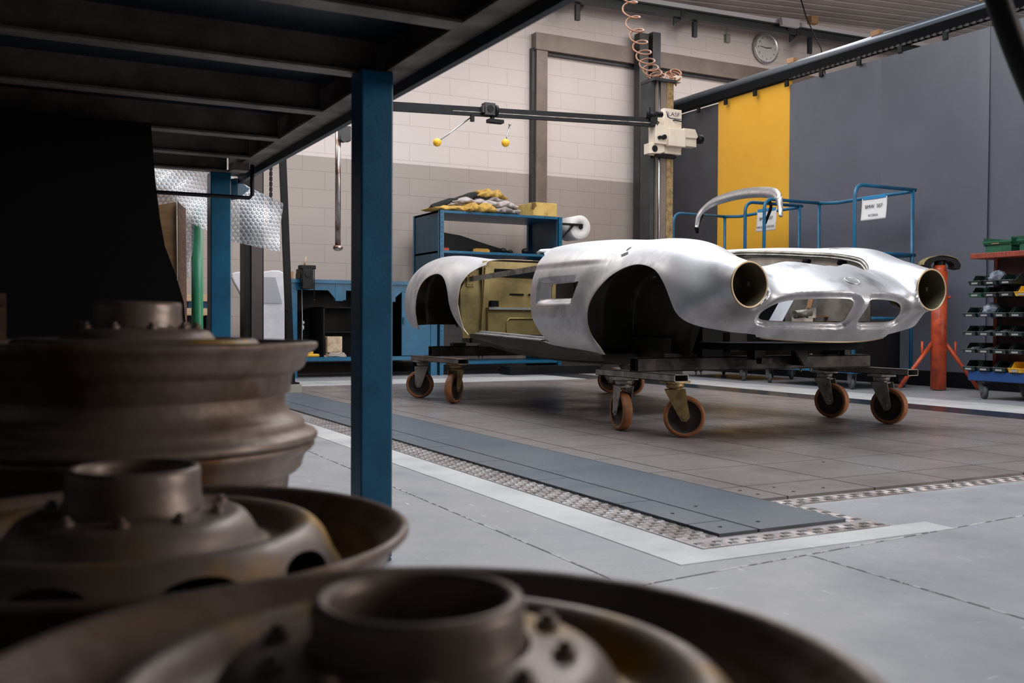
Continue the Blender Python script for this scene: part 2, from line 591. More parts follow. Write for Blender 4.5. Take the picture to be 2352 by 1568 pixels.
b = MB()                                   # bolt holes in the plates and rail strip
for (x, y) in ((1.72, 2.09), (1.72, 2.30), (1.86, 2.10), (1.85, 2.36), (2.16, 2.44), (2.155, 2.52), (2.30, 2.43), (2.30, 2.52), (2.44, 2.44), (2.9, 2.9)):
    b.cyl((x, y, 0), (x, y, 0.0008), 0.006, 14)
struct('trim_8', b, M_BLACK_MATT)
# ------------------------------------------------------------------ mesh clipping (numpy)
def clip(V, T, g):
    """keep the part of a triangle mesh where g > 0; returns vertices and triangles"""
    s = g > 0
    ns = s[T].sum(1)
    keep = T[ns == 3]
    newV = [V]
    cache = {}
    extra = []
    base = len(V)
    out = []
    def cut(a, c):
        k = (a, c) if a < c else (c, a)
        if k not in cache:
            t = g[k[0]]/(g[k[0]]-g[k[1]])
            cache[k] = base+len(extra)
            extra.append(V[k[0]]*(1-t)+V[k[1]]*t)
        return cache[k]
    for t in T[(ns == 1) | (ns == 2)].tolist():
        a, c, d = t
        if s[t].sum() == 1:
            while not s[a]:
                a, c, d = c, d, a
            out.append((a, cut(a, c), cut(a, d)))
        else:
            while s[a]:
                a, c, d = c, d, a
            p, q = cut(a, c), cut(a, d)
            out += [(p, c, d), (p, d, q)]
    if extra:
        V = np.vstack([V, np.array(extra)])
    T2 = np.vstack([keep, np.array(out, int).reshape(-1, 3)]) if out else keep
    used = np.unique(T2)
    mp = -np.ones(len(V), int)
    mp[used] = np.arange(len(used))
    return V[used], mp[T2]
def poly_sd(px, py, poly):
    """signed distance to a closed polygon, negative inside"""
    P = np.array(poly, float)
    Q = np.roll(P, -1, 0)
    best = np.full(px.shape, 1e9)
    ins = np.zeros(px.shape, bool)
    for (ax, ay), (bx, by) in zip(P, Q):
        ex, ey = bx-ax, by-ay
        wx, wy = px-ax, py-ay
        t = np.clip((wx*ex+wy*ey)/(ex*ex+ey*ey+1e-12), 0, 1)
        best = np.minimum(best, (wx-ex*t)**2+(wy-ey*t)**2)
        c = ((ay > py) != (by > py)) & (px < (bx-ax)*(py-ay)/((by-ay) if abs(by-ay) > 1e-12 else 1e-12)+ax)
        ins ^= c
    d = np.sqrt(best)
    return np.where(ins, -d, d)
def smooth_poly(pts, n=6):
    """closed Catmull-Rom through pts"""
    P = np.array(pts, float)
    k = len(P)
    out = []
    for i in range(k):
        a, p, q, d = P[i-1], P[i], P[(i+1) % k], P[(i+2) % k]
        for j in range(n):
            t = j/n
            out.append(0.5*((2*p)+(-a+q)*t+(2*a-5*p+4*q-d)*t*t+(-a+3*p-3*q+d)*t**3))
    return np.array(out)
def shell(V, T, th, N=None):
    """thicken an open sheet inwards: returns MB with outer, inner and rim faces plus a material index list"""
    if N is None:
        fn = np.cross(V[T[:, 1]]-V[T[:, 0]], V[T[:, 2]]-V[T[:, 0]])
        N = np.zeros_like(V)
        for i in range(3):
            np.add.at(N, T[:, i], fn)
        N /= np.linalg.norm(N, axis=1)[:, None]+1e-12
    I = V-N*th
    n = len(V)
    e = np.vstack([T[:, [0, 1]], T[:, [1, 2]], T[:, [2, 0]]])
    key = np.sort(e, 1)
    _, idx, cnt = np.unique(key, axis=0, return_index=True, return_counts=True)
    be = e[idx[cnt == 1]]
    mb = MB()
    mb.v = [tuple(p) for p in np.vstack([V, I]).tolist()]
    mb.f = [tuple(t) for t in T.tolist()]+[tuple(t) for t in (T[:, ::-1]+n).tolist()]
    mb.s = [True]*len(mb.f)
    mi = [0]*len(T)+[1]*len(T)
    vs, fs = [], []
    for a, c in be.tolist():
        o = len(vs)
        vs += [V[c], V[a], I[a], I[c]]
        fs.append((o, o+1, o+2, o+3))
    mb.add(vs, fs, False)
    mi += [2]*len(fs)
    return mb, mi

# ------------------------------------------------------------------ stacked wheel rims in the foreground
M_RIM = mat('bare_brown_rim_steel', lin(156, 141, 133), 0.42, 0.5, lin(120, 100, 86), 7, rvar=0.18, bump=0.10, bscale=55,
            col3=lin(112, 74, 44), n3=11, r3=(0.60, 0.72))
M_DISC = mat('rim_disc_steel_with_yellow_primer', lin(166, 152, 146), 0.40, 0.5, lin(128, 108, 94), 6, rvar=0.18, bump=0.08, bscale=50,
             col3=lin(176, 138, 64), n3=8, r3=(0.50, 0.62))
def make_rim(name, label):
    t = thing(name, label, 'wheel rim', (0, 0, 0), 'bare steel wheel rims stacked in the foreground')
    # height 0 = underside, 0.127 = top flange
    H = 0.127
    outer = [(0.190, -0.066), (0.194, -0.03), (0.204, -0.019), (0.212, -0.010), (0.2165, -0.003), (0.221, 0.0), (0.225, -0.002),
             (0.2255, -0.007), (0.222, -0.011), (0.214, -0.016), (0.2115, -0.022), (0.2085, -0.032), (0.203, -0.037), (0.196, -0.040),
             (0.189, -0.047), (0.1845, -0.056), (0.183, -0.070), (0.1845, -0.083), (0.190, -0.092), (0.199, -0.097), (0.206, -0.101),
             (0.209, -0.108), (0.212, -0.114), (0.222, -0.116), (0.2255, -0.120), (0.225, -0.125), (0.221, -0.127), (0.214, -0.124),
             (0.208, -0.116), (0.203, -0.106), (0.190, -0.098), (0.181, -0.088), (0.179, -0.070)]
    part('barrel', MB().lathe([(r, z+H) for r, z in outer], 128, closed=True), M_RIM, t)
    prof = [(0.054, 0.018), (0.060, 0.0165), (0.072, 0.016), (0.083, 0.0145), (0.089, 0.011), (0.0945, 0.003), (0.099, -0.007), (0.1045, -0.015),
            (0.112, -0.0175), (0.120, -0.012), (0.127, -0.002), (0.133, 0.003), (0.1395, 0.0045), (0.146, 0.002), (0.153, -0.006),
            (0.160, -0.018), (0.166, -0.031), (0.171, -0.044), (0.176, -0.056), (0.184, -0.066)]
    P = np.array(prof)
    s = np.concatenate([[0], np.cumsum(np.hypot(*np.diff(P, axis=0).T))])
    q = np.linspace(0, s[-1], 90)
    rr, zz = np.interp(q, s, P[:, 0]), np.interp(q, s, P[:, 1])
    k = np.array([0.25, 0.5, 0.25])
    for _ in range(5):
        rr[1:-1] = np.convolve(rr, k, 'valid')
        zz[1:-1] = np.convolve(zz, k, 'valid')
    n = 192
    A = np.arange(n)*2*PI/n
    V = np.stack([np.outer(rr, np.cos(A)), np.outer(rr, np.sin(A)), np.repeat((zz+H)[:, None], n, 1)], -1).reshape(-1, 3)
    T = []
    for i in range(len(rr)-1):
        for j in range(n):
            a, c = i*n+j, i*n+(j+1) % n
            T += [(a, a+n, c), (c, a+n, c+n)]
    T = np.array(T)
    sv = np.repeat(q, n)
    av = np.tile(A, len(rr))
    s0 = np.interp(0.1625, rr, q)
    per = 2*PI/10
    da = (av+per/2) % per-per/2
    g = np.sqrt((da*0.163/0.030)**2+((sv-s0)/0.0155)**2)-1
    V, T = clip(V, T, g)
    mb, mi = shell(V, T, 0.0035)
    d = part('disc', mb, [M_DISC, M_RIM, M_RIM], t)
    d.data.polygons.foreach_set('material_index', mi)
    part('hub_ring', MB().lathe([(z[0], z[1]+H) for z in [(0.0555, 0.017), (0.0535, 0.022), (0.0525, 0.036), (0.053, 0.044), (0.0515, 0.0485), (0.048, 0.0495),
         (0.0445, 0.048), (0.0435, 0.043), (0.0435, -0.02), (0.046, -0.022), (0.0535, -0.02), (0.0555, 0.010)]], 96, closed=True), M_RIM, t)
    for j in range(10):
        a = 2*PI*(j+0.35)/10
        bm = MB()
        cx, cy = 0.0705*math.cos(a), 0.0705*math.sin(a)
        bm.cyl((cx, cy, H+0.014), (cx, cy, H+0.020), 0.0066, 6)
        bm.cyl((cx, cy, H+0.020), (cx, cy, H+0.0235), 0.0035, 10)
        part('wheel_bolt', bm, M_RIM, t)
    return t
ZP = 0.25
rim = make_rim('wheel_rim', 'bare steel wheel rim nearest the camera, hub opening wide in front')
rim.location = (0.177, 0.433, ZP)
rim.scale = (0.985, 0.985, 0.965)
rim.rotation_euler = (0, 0, 0.4)
c2 = copy_tree(rim, (0.105, 0.888, ZP), (0, 0, 1.1), (1.022, 1.022, 0.92), 'steel wheel rim with yellowed dished face, just behind the nearest rim')
copy_tree(rim, (0.165, 1.345, ZP+0.139), (0, 0, 0.2), (0.995, 0.995, 1.0), 'topmost steel wheel rim of the tall stack, its barrel seen edge-on')
copy_tree(rim, (0.162, 1.348, ZP), (0, 0, 0.9), (0.995, 0.995, 1.094), 'lower steel wheel rim carrying the topmost rim of the tall stack')
for ch in rim.children:
    if ch.name.startswith('hub_ring'):
        ch.scale = (0.965, 0.965, 0.955)
for ch in c2.children:
    if ch.name.startswith('hub_ring'):
        ch.scale = (1, 1, 1.04)
b = MB()
for k in range(5):
    b.box((-0.30, 0.12+0.30*k, 0.215), (0.30, 0.40+0.30*k, 0.25))
for x in (-0.28, -0.04, 0.22):
    b.box((x, 0.14, ZF), (x+0.08, 1.60, 0.215))
single('timber_platform', 'low dark timber platform carrying the wheel rims', 'platform', b, M_DARKWOOD)
# ------------------------------------------------------------------ blue steel welding table over the foreground
t = thing('steel_table', 'big blue steel table seen from below, on square posts', 'table', (0.0, 2.2, ZF))
b = MB()
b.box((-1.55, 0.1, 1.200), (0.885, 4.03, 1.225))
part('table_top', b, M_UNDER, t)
for (x, y) in ((0.745, 2.170), (0.745, 3.930), (-1.45, 2.17), (-1.45, 3.93), (-1.45, 0.2)):
    b = MB()
    b.box((x, y, ZF+0.008), (x+0.077, y+0.077, 1.118))
    b.box((x, y, ZF), (x+0.077, y+0.077, ZF+0.008))
    part('leg', b, M_BLUE, t, bevel=0.004)
b = MB()
b.box((0.805, 0.1, 1.118), (0.868, 4.02, 1.125))
b.box((0.830, 0.1, 1.125), (0.838, 4.02, 1.200))
part('side_rail', b, M_STEEL_RAW, t, 'side rail of bare brown steel')
b = MB()
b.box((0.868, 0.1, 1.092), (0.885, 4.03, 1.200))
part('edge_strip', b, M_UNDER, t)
for y in (0.86, 1.32, 1.78, 2.24, 2.70, 3.16, 3.56, 3.93):
    b = MB()
    b.box((-1.5, y-0.026, 1.118), (0.805, y+0.026, 1.124))
    b.box((-1.5, y-0.004, 1.124), (0.805, y+0.004, 1.200))
    part('cross_beam', b, M_STEEL_RAW, t)
b = MB()
b.box((0.77, 3.66, 1.090), (0.83, 3.72, 1.118))
part('bracket', b, M_STEEL_RAW, t)
# hanging rail with a folded blue plate
b = MB()
b.tube([(-1.4, 3.70, 0.997), (0.84, 3.70, 0.997), (0.850, 3.70, 1.01), (0.850, 3.70, 1.117)], 0.0075, 10)
single('hanging_rod', 'thin black rod bent up at its end, hanging under the blue table', 'rod', b, M_BLACK)
b = MB()
b.add([(0.775, 4.04, 1.015), (0.87, 4.03, 1.03), (0.92, 4.05, 1.075), (0.868, 4.04, 1.115), (0.79, 4.04, 1.10),
       (0.775, 4.046, 1.015), (0.87, 4.036, 1.03), (0.92, 4.056, 1.075), (0.868, 4.046, 1.115), (0.79, 4.046, 1.10)],
      [(0, 1, 2, 3, 4), (9, 8, 7, 6, 5), (0, 5, 6, 1), (1, 6, 7, 2), (2, 7, 8, 3), (3, 8, 9, 4), (4, 9, 5, 0)])
single('metal_flap', 'small bent dark blue metal flap at the far corner of the table', 'plate', b, M_BLUE_D)

# bubble wrap hanging from the far end of the table
def bubble_mat():
    m = bpy.data.materials.new('bubble_wrap_film')
    m.use_nodes = True
    nt = m.node_tree
    L = nt.links.new
    b = nt.nodes['Principled BSDF']
    b.inputs['Base Color'].default_value = (0.80, 0.84, 0.90, 1)
    b.inputs['Roughness'].default_value = 0.22
    b.inputs['Transmission Weight'].default_value = 0.0
    b.inputs['Specular IOR Level'].default_value = 0.9
    tc = nn(nt, 'ShaderNodeTexCoord')
    def mth(op, a, b_=None):
        n = nn(nt, 'ShaderNodeMath', operation=op)
        for k, q in enumerate((a, b_)):
            if q is None:
                continue
            if isinstance(q, (int, float)):
                n.inputs[k].default_value = q
            else:
                L(q, n.inputs[k])
        return n.outputs[0]
    sp = nn(nt, 'ShaderNodeSeparateXYZ')
    L(tc.outputs['UV'], sp.inputs[0])
    y2 = mth('MULTIPLY', sp.outputs['Y'], 54/0.866)
    row = mth('FLOOR', y2)
    fy = mth('MULTIPLY', mth('SUBTRACT', mth('SUBTRACT', y2, row), 0.5), 0.866)
    x2 = mth('ADD', mth('MULTIPLY', sp.outputs['X'], 54), mth('MULTIPLY', mth('FLOORED_MODULO', row, 2.0), 0.5))
    fx = mth('SUBTRACT', mth('FRACT', x2), 0.5)
    dist = mth('SQRT', mth('ADD', mth('MULTIPLY', fx, fx), mth('MULTIPLY', fy, fy)))
    r = nn(nt, 'ShaderNodeMapRange', interpolation_type='SMOOTHSTEP')
    r.inputs['From Min'].default_value = 0.24
    r.inputs['From Max'].default_value = 0.44
    r.inputs['To Min'].default_value = 1
    r.inputs['To Max'].default_value = 0
    L(dist, r.inputs['Value'])
    bp = nn(nt, 'ShaderNodeBump')
    bp.inputs['Strength'].default_value = 0.8
    bp.inputs['Distance'].default_value = 0.006
    L(r.outputs[0], bp.inputs['Height'])
    L(bp.outputs[0], b.inputs['Normal'])
    tr = nn(nt, 'ShaderNodeBsdfTransparent')
    mx = nn(nt, 'ShaderNodeMixShader')
    # the rims of the bubbles look denser than their tops
    w = nn(nt, 'ShaderNodeMapRange', interpolation_type='SMOOTHSTEP')
    w.inputs['From Min'].default_value = 0.26
    w.inputs['From Max'].default_value = 0.42
    w.inputs['To Min'].default_value = 0.48
    w.inputs['To Max'].default_value = 0.82
    L(dist, w.inputs['Value'])
    L(w.outputs[0], mx.inputs[0])
    L(tr.outputs[0], mx.inputs[1])
    L(b.outputs[0], mx.inputs[2])
    L(mx.outputs[0], nt.nodes['Material Output'].inputs['Surface'])
    return m
M_BUBBLE = bubble_mat()
def film(corners, nu, nv, wob, ph):
    """four corners (bottom left, bottom right, top right, top left), gently buckled, 2 mm thick"""
    A, B_, Cc, D = [Vector(c) for c in corners]
    def fn(u, v, off=0.0):
        p = (A*(1-u)+B_*u)*(1-v)+(D*(1-u)+Cc*u)*v
        return (p.x, p.y+wob*hnoise(u*2.2+ph, v*1.8+ph)+off, p.z)
    return MB().grid(lambda u, v: fn(u, v), nu, nv)
def uv_planar(o):
    me = o.data
    uv = me.uv_layers.new(name='UVMap')
    for lp in me.loops:
        c = me.vertices[lp.vertex_index].co
        uv.data[lp.index].uv = (c.x, c.z)
def P3(px, py, Y):
    return tuple(at(px, py, Y))
Yb = 4.30
bw = thing('bubble_wrap', 'clear bubble wrap sheet hanging under the far end of the blue table', 'bubble wrap', P3(600, 520, Yb))
o = part('sheet', film([P3(505, 548, Yb), P3(641, 579, Yb), P3(651, 467, Yb), P3(505, 392, Yb)], 24, 20, 0.035, 0.3), M_BUBBLE, bw)
uv_planar(o)
o = part('sheet', film([P3(350, 470, Yb-0.02), P3(506, 545, Yb), P3(506, 392, Yb), P3(350, 385, Yb-0.02)], 24, 16, 0.05, 2.1), M_BUBBLE, bw)
uv_planar(o)
o = part('sheet', film([P3(418, 655, Yb+0.05), P3(440, 620, Yb+0.05), P3(446, 500, Yb), P3(412, 500, Yb)], 8, 16, 0.04, 4.0), M_BUBBLE, bw, 'torn lower strip')
uv_planar(o)

# things stored under the table
b = MB()
pts = [(-0.30, ZF), (0.510, ZF), (0.512, 0.50), (0.502, 0.60), (0.478, 0.68), (0.447, 0.76), (0.432, 0.84), (0.418, 0.95), (0.404, 1.108), (-0.30, 1.108)]
pts = [(-1.30 if x < -0.2 else x, z) for x, z in pts]
b.prism(pts, lambda u, v, w: (u, w+0.10*(1.0-v), v), 3.02, 3.10)
single('felt_board', 'big matt black board standing on edge under the blue table', 'panel', b, M_BLACK_MATT)
b = MB()
bx0, bx1 = -0.75, 0.02
for k in range(4):
    b.box((bx0, 1.80, ZF+0.005+0.145*k), (bx1, 1.825, ZF+0.14+0.145*k))
    b.box((bx0, 2.225, ZF+0.005+0.145*k), (bx1, 2.25, ZF+0.14+0.145*k))
for x in (bx0, bx1-0.03):
    b.box((x, 1.825, ZF), (x+0.03, 2.225, 0.57))
b.box((bx0, 1.80, 0.565), (bx1, 2.25, 0.585))
single('wooden_crate', 'brown wooden crate in the dark behind the stacked wheel rims', 'crate', b, M_DARKWOOD)
p0, p1 = at(372, 700, 4.25), at(405, 505, 4.2)
b = MB()
b.prism([(0.505, ZF), (0.666, ZF), (0.658, 1.020), (0.502, 0.983)], lambda u, v, w: (u+0.004*math.sin(v*5), w, v), 4.16, 4.17)
cb = thing('cardboard_sheet', 'tall brown cardboard sheet with dark edge, leaning behind the black board', 'cardboard', (0.59, 4.16, ZF))
part('face', b, M_CARDBOARD, cb)
b = MB()
b.prism([(0.662, ZF), (0.712, ZF), (0.700, 1.000), (0.658, 1.020)], lambda u, v, w: (u, w+(u-0.66)*1.6, v), 4.15, 4.16)
part('folded_edge', b, M_DARKWOOD, cb, 'dark folded edge')
b = MB()
q = at(453, 600, 4.35)
b.cyl((q[0], q[1], ZF), (q[0], q[1], 1.03), 0.024, 20)
single('green_pole', 'upright green tube behind the bubble wrap', 'pole', b, mat('green_enamel', lin(38, 122, 86), 0.4))
# out of focus hose close to the lens, top right
b = MB()
path = []
for i in range(30):
    s = i/29
    px, py = 2230+s*(2485-2230), -190+s*(420+190)+60*math.sin(PI*s)
    d = ((px-1176)/F_PX)*RIGHT+((784-py)/F_PX)*UP+FWD
    path.append(tuple(np.array([0, 0, EYE])+d*(1.22+0.1*s)))
path = [(path[0][0]+0.02, path[0][1]+0.1, 4.2), (path[0][0], path[0][1]+0.03, 1.6)]+path
e = path[-1]
path += [(e[0]+0.10, e[1]-0.05, 0.50), (e[0]+0.16, e[1]-0.12, 0.15), (e[0]+0.20, e[1]-0.3, ZF+0.013), (e[0]+0.3, e[1]-0.7, ZF+0.013)]
b.tube(path, 0.0150, 14)
single('rubber_hose', 'thick black hose hanging close in the top right corner', 'hose', b, M_BLACK)
# ------------------------------------------------------------------ bare aluminium sports car body
CX = 3.57
M_ALU = mat('bare_aluminium', (0.69, 0.70, 0.73), 0.36, 0.80, (0.45, 0.46, 0.49), 4.2, (0.42, 0.64), rvar=0.14, detail=9,
            bump=0.04, bscale=30, col3=(0.31, 0.31, 0.33), n3=5.0, r3=(0.58, 0.72))
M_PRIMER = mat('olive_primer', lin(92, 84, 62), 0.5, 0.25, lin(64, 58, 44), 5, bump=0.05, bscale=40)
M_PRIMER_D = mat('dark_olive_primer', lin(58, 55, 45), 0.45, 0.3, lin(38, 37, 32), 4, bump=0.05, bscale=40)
M_CHROMATE = mat('yellow_green_chromate', lin(152, 136, 90), 0.42, 0.45, lin(116, 102, 66), 5, bump=0.03, bscale=40)
M_GREYALU = mat('dull_sheet', lin(150, 154, 162), 0.5, 0.2, lin(130, 134, 142), 5)
M_EDGE = mat('cut_metal_edge', lin(176, 158, 130), 0.4, 0.7)

def cinterp(x, xs, ys):
    """smooth monotone-ish cubic through a table"""
    xs, ys = np.array(xs, float), np.array(ys, float)
    m = np.gradient(ys, xs)
    x = np.clip(x, xs[0], xs[-1])
    i = np.clip(np.searchsorted(xs, x)-1, 0, len(xs)-2)
    h = xs[i+1]-xs[i]
    t = (x-xs[i])/h
    return ((2*t**3-3*t**2+1)*ys[i]+(t**3-2*t**2+t)*h*m[i]+(-2*t**3+3*t**2)*ys[i+1]+(t**3-t**2)*h*m[i+1])
def sstep(a, b_, x):
    t = np.clip((x-a)/(b_-a), 0, 1)
    return t*t*(3-2*t)
def smax(a, b_, k):
    h = np.clip(k-np.abs(a-b_), 0, None)/k
    return np.maximum(a, b_)+h*h*k*0.25
def smin(a, b_, k):
    return -smax(-a, -b_, k)
FARCH = smooth_poly([(4.36, 0.30), (4.355, 0.385), (4.415, 0.48), (4.425, 0.57), (4.385, 0.665), (4.26, 0.765), (4.13, 0.817), (4.00, 0.830),
                     (3.870, 0.798), (3.785, 0.730), (3.725, 0.640), (3.675, 0.560), (3.62, 0.510), (3.565, 0.488), (3.54, 0.43), (3.62, 0.25), (4.1, 0.2)], 6)
RARCH = smooth_poly([(6.80, 0.44), (6.815, 0.53), (6.835, 0.66), (6.785, 0.785), (6.68, 0.862), (6.52, 0.890), (6.37, 0.855), (6.255, 0.765),
                     (6.18, 0.64), (6.06, 0.515), (5.90, 0.415), (5.86, 0.33), (6.3, 0.2), (6.7, 0.25)], 6)
DOOR = [(5.145, 1.3), (5.145, 0.962), (5.062, 0.940), (5.062, 0.70), (5.045, 0.58), (4.99, 0.48), (4.90, 0.40), (4.86, 0.384), (4.80, 0.2),
        (5.80, 0.2), (5.885, 0.36), (5.93, 0.415), (6.015, 0.50), (6.085, 0.66), (6.102, 0.80), (6.075, 0.875), (6.02, 0.918), (5.93, 0.946), (5.845, 0.962), (5.845, 1.3)]
HOOD = smooth_poly([(-0.05, 3.62), (0.20, 3.622), (0.32, 3.634), (0.39, 3.662), (0.432, 3.72), (0.452, 3.81), (0.462, 4.1), (0.466, 4.5), (0.45, 4.70), (0.38, 4.76), (0.2, 4.785), (-0.05, 4.79)], 5)
GRILLE = smooth_poly([(0.052, 0.556), (0.15, 0.553), (0.33, 0.555), (0.425, 0.562), (0.447, 0.582), (0.437, 0.610), (0.390, 0.640), (0.31, 0.655), (0.18, 0.661), (0.075, 0.660), (0.050, 0.645), (0.046, 0.60)], 5)
COCK = smooth_poly([(-0.1, 5.12), (0.4, 5.12), (0.60, 5.14), (0.68, 5.2), (0.68, 5.8), (0.60, 6.06), (0.45, 6.12), (0.2, 6.15), (-0.1, 6.16)], 5)
VENT = [(4.868, 0.762), (4.535, 0.766), (4.585, 0.678), (4.868, 0.681)]
def body(x, s, z):
    u = np.abs(x)
    W = cinterp(s, [3.2, 3.45, 3.6, 3.8, 4.0, 4.4, 5.0, 5.5, 6.0, 6.5, 6.9, 7.2, 7.5, 7.7],
                [0.69, 0.755, 0.780, 0.795, 0.805, 0.812, 0.812, 0.803, 0.803, 0.812, 0.790, 0.745, 0.66, 0.58])
    k = cinterp(s, [3.2, 3.45, 3.6, 3.9, 4.2, 4.7, 5.2, 6.0, 6.9, 7.6], [2.0, 1.9, 1.7, 1.3, 1.1, 1.7, 1.9, 1.5, 1.2, 1.6])
    lo = np.clip(0.62-z, 0, None)
    hi = np.clip(z-0.62, 0, None)
    side = W-k*lo**2-0.22*hi**2
    # flared arch lips and the belt crease
    fa = poly_sd(s, z, FARCH[::2])
    ra = poly_sd(s, z, RARCH[::2])
    side = side+0.010*np.exp(-(fa/0.042)**2)+0.010*np.exp(-(ra/0.042)**2)
    side = side+0.010*sstep(0.850, 0.885, z)*sstep(4.22, 4.55, s)*(1-sstep(5.3, 5.8, s))
    # shallow recess around the side vent, running out at the shut line
    dv = np.maximum(np.maximum(np.abs(z-0.724)-0.066, 4.60-s-0.2*(z-0.72)), s-4.985)
    side = side-0.030*(1-sstep(-0.022, 0.012, dv))*(0.35+0.65*sstep(5.0, 4.86, s))
    Tf = cinterp(s, [3.2, 3.46, 3.64, 3.94, 4.31, 4.61, 4.98, 5.43, 5.8, 6.15, 6.43, 6.74, 7.0, 7.16, 7.35, 7.55, 7.7],
                 [0.77, 0.835, 0.888, 0.956, 0.997, 1.014, 1.018, 0.992, 0.968, 0.980, 1.030, 1.056, 1.050, 1.034, 1.00, 0.94, 0.88])
    Tc = cinterp(s, [3.2, 3.4, 3.5, 3.64, 3.8, 4.1, 4.6, 4.85, 5.1, 6.1, 6.5, 7.0, 7.4, 7.7],
                 [0.70, 0.785, 0.822, 0.850, 0.874, 0.912, 0.958, 0.985, 1.000, 0.985, 0.985, 0.955, 0.89, 0.80])
    B = sstep(0.34, 0.62, u)
    dip = 0.030*np.exp(-((u-0.36)/0.10)**2)*(1-sstep(3.7, 4.3, s))
    T = Tc+(Tf-Tc)*B-dip
    f = smax(u-side, z-T, 0.32)
    dz = z-0.655
    nose = 3.305+0.31*(1-np.exp(-1.0*u**2/0.31))+np.where(dz < 0, 0.95*(np.sqrt(dz**2+0.03**2)-0.03), 0.23*(1-np.exp(-9.6*dz**2/0.23)))
    # the two wide openings sit in dished surrounds
    gr = poly_sd(u, z, GRILLE[::2])
    nose = nose+0.034*(1-sstep(0.004, 0.036, gr))*(z < 0.75)
    f = smax(f, nose-s, 0.13)
    tail = 7.60-0.45*u**2-np.where(z > 0.72, 1.7*(z-0.72)**2, 5.0*(z-0.72)**2)
    f = smax(f, s-tail, 0.14)
    # headlamp pods
    rad = cinterp(s, [3.2, 3.44, 3.6, 3.8, 4.0, 4.3], [0.096, 0.1035, 0.128, 0.160, 0.165, 0.12])
    zc_ = cinterp(s, [3.2, 3.44, 3.6, 3.8, 4.0, 4.3], [0.714, 0.718, 0.738, 0.752, 0.755, 0.74])
    uc = cinterp(s, [3.2, 3.44, 3.7, 4.0], [0.585, 0.585, 0.588, 0.59])
    pod = np.maximum(np.sqrt((u-uc)**2+(z-zc_)**2)-rad, np.maximum(3.44-s, s-4.2))
    f = smin(f, pod, 0.11)
    f = np.maximum(f, -np.maximum(np.sqrt((u-0.585)**2+(z-0.718)**2)-0.1045, s-3.4395))
    return f
def net(f, lo, hi, h):
    """surface nets: returns vertices and triangles of f = 0"""
    ax = [np.arange(lo[i], hi[i]+h, h) for i in range(3)]
    G = f(*np.meshgrid(*ax, indexing='ij'))
    I = G < 0
    n = G.shape
    cs = np.stack([I[i:n[0]-1+i, j:n[1]-1+j, k:n[2]-1+k] for i in (0, 1) for j in (0, 1) for k in (0, 1)])
    cnt = cs.sum(0)
    mixed = (cnt > 0) & (cnt < 8)
    idx = -np.ones(mixed.shape, int)
    c = np.argwhere(mixed)
    idx[mixed] = np.arange(len(c))
    acc = np.zeros((len(c), 3))
    num = np.zeros(len(c))
    for d in range(3):
        e = [q for q in range(3) if q != d]
        for p in (0, 1):
            for q in (0, 1):
                o0 = np.zeros(3, int)
                o0[e[0]], o0[e[1]] = p, q
                o1 = o0.copy()
                o1[d] = 1
                a = G[tuple((c+o0).T)]
                b_ = G[tuple((c+o1).T)]
                m = (a < 0) != (b_ < 0)
                t = np.where(m, a/np.where(m, a-b_, 1), 0)
                pos = np.repeat(o0[None].astype(float), len(c), 0)
                pos[:, d] = t
                acc += np.where(m[:, None], pos, 0)
                num += m
    V = (c+acc/num[:, None])*h+np.array(lo)
    T = []
    for d in range(3):
        e = [q for q in range(3) if q != d]
        sl0 = [slice(None)]*3
        sl1 = [slice(None)]*3
        sl0[d], sl1[d] = slice(0, n[d]-1), slice(1, n[d])
        a, b_ = I[tuple(sl0)], I[tuple(sl1)]
        ed = np.argwhere(a != b_)
        ed = ed[(ed[:, e[0]] > 0) & (ed[:, e[0]] < n[e[0]]-1) & (ed[:, e[1]] > 0) & (ed[:, e[1]] < n[e[1]]-1)]
        flip = a[tuple(ed.T)]
        q = []
        for (p, r) in ((1, 1), (0, 1), (0, 0), (1, 0)):
            cc = ed.copy()
            cc[:, e[0]] -= p
            cc[:, e[1]] -= r
            q.append(idx[tuple(cc.T)])
        q = np.stack(q, 1)
        if d == 1:
            flip = ~flip
        q[~flip] = q[~flip][:, ::-1]
        T += [q[:, [0, 1, 2]], q[:, [0, 2, 3]]]
    return V, np.vstack(T)
def grad(V, e=1.5e-3):
    g = []
    for d in range(3):
        o = np.zeros(3)
        o[d] = e
        g.append((body(*(V+o).T)-body(*(V-o).T))/(2*e))
    return np.stack(g, 1)
V, T = net(body, (-0.035, 3.22, 0.30), (0.90, 7.68, 1.12), 0.0115)
for _ in range(3):
    gq = grad(V)
    V = V-gq*(body(*V.T)/(np.einsum('ij,ij->i', gq, gq)+1e-9))[:, None]
def cutpoly(V, T, a, b_, poly, cond):
    d = poly_sd(V[:, a], V[:, b_], poly)
    return clip(V, T, np.where(cond(V), d, 1.0))
zb = lambda s: np.interp(s, [3.2, 3.45, 3.62, 3.75, 4.2, 4.3, 4.9, 5.6, 5.9, 6.1, 6.6, 6.85, 7.2, 7.7], [0.456, 0.458, 0.462, 0.462, 0.46, 0.380, 0.386, 0.39, 0.40, 0.40, 0.46, 0.50, 0.52, 0.56])
V, T = clip(V, T, V[:, 0])
V, T = clip(V, T, V[:, 2]-zb(V[:, 1])-0.12*V[:, 0]**2*sstep(3.74, 3.62, V[:, 1]))
V, T = cutpoly(V, T, 1, 2, FARCH, lambda v: v[:, 0] > 0.42)
V, T = cutpoly(V, T, 1, 2, RARCH, lambda v: v[:, 0] > 0.42)
V, T = cutpoly(V, T, 1, 2, DOOR, lambda v: v[:, 0] > 0.5)
V, T = cutpoly(V, T, 0, 1, COCK, lambda v: v[:, 2] > 0.7)
V, T = cutpoly(V, T, 0, 1, HOOD, lambda v: v[:, 2] > 0.7)
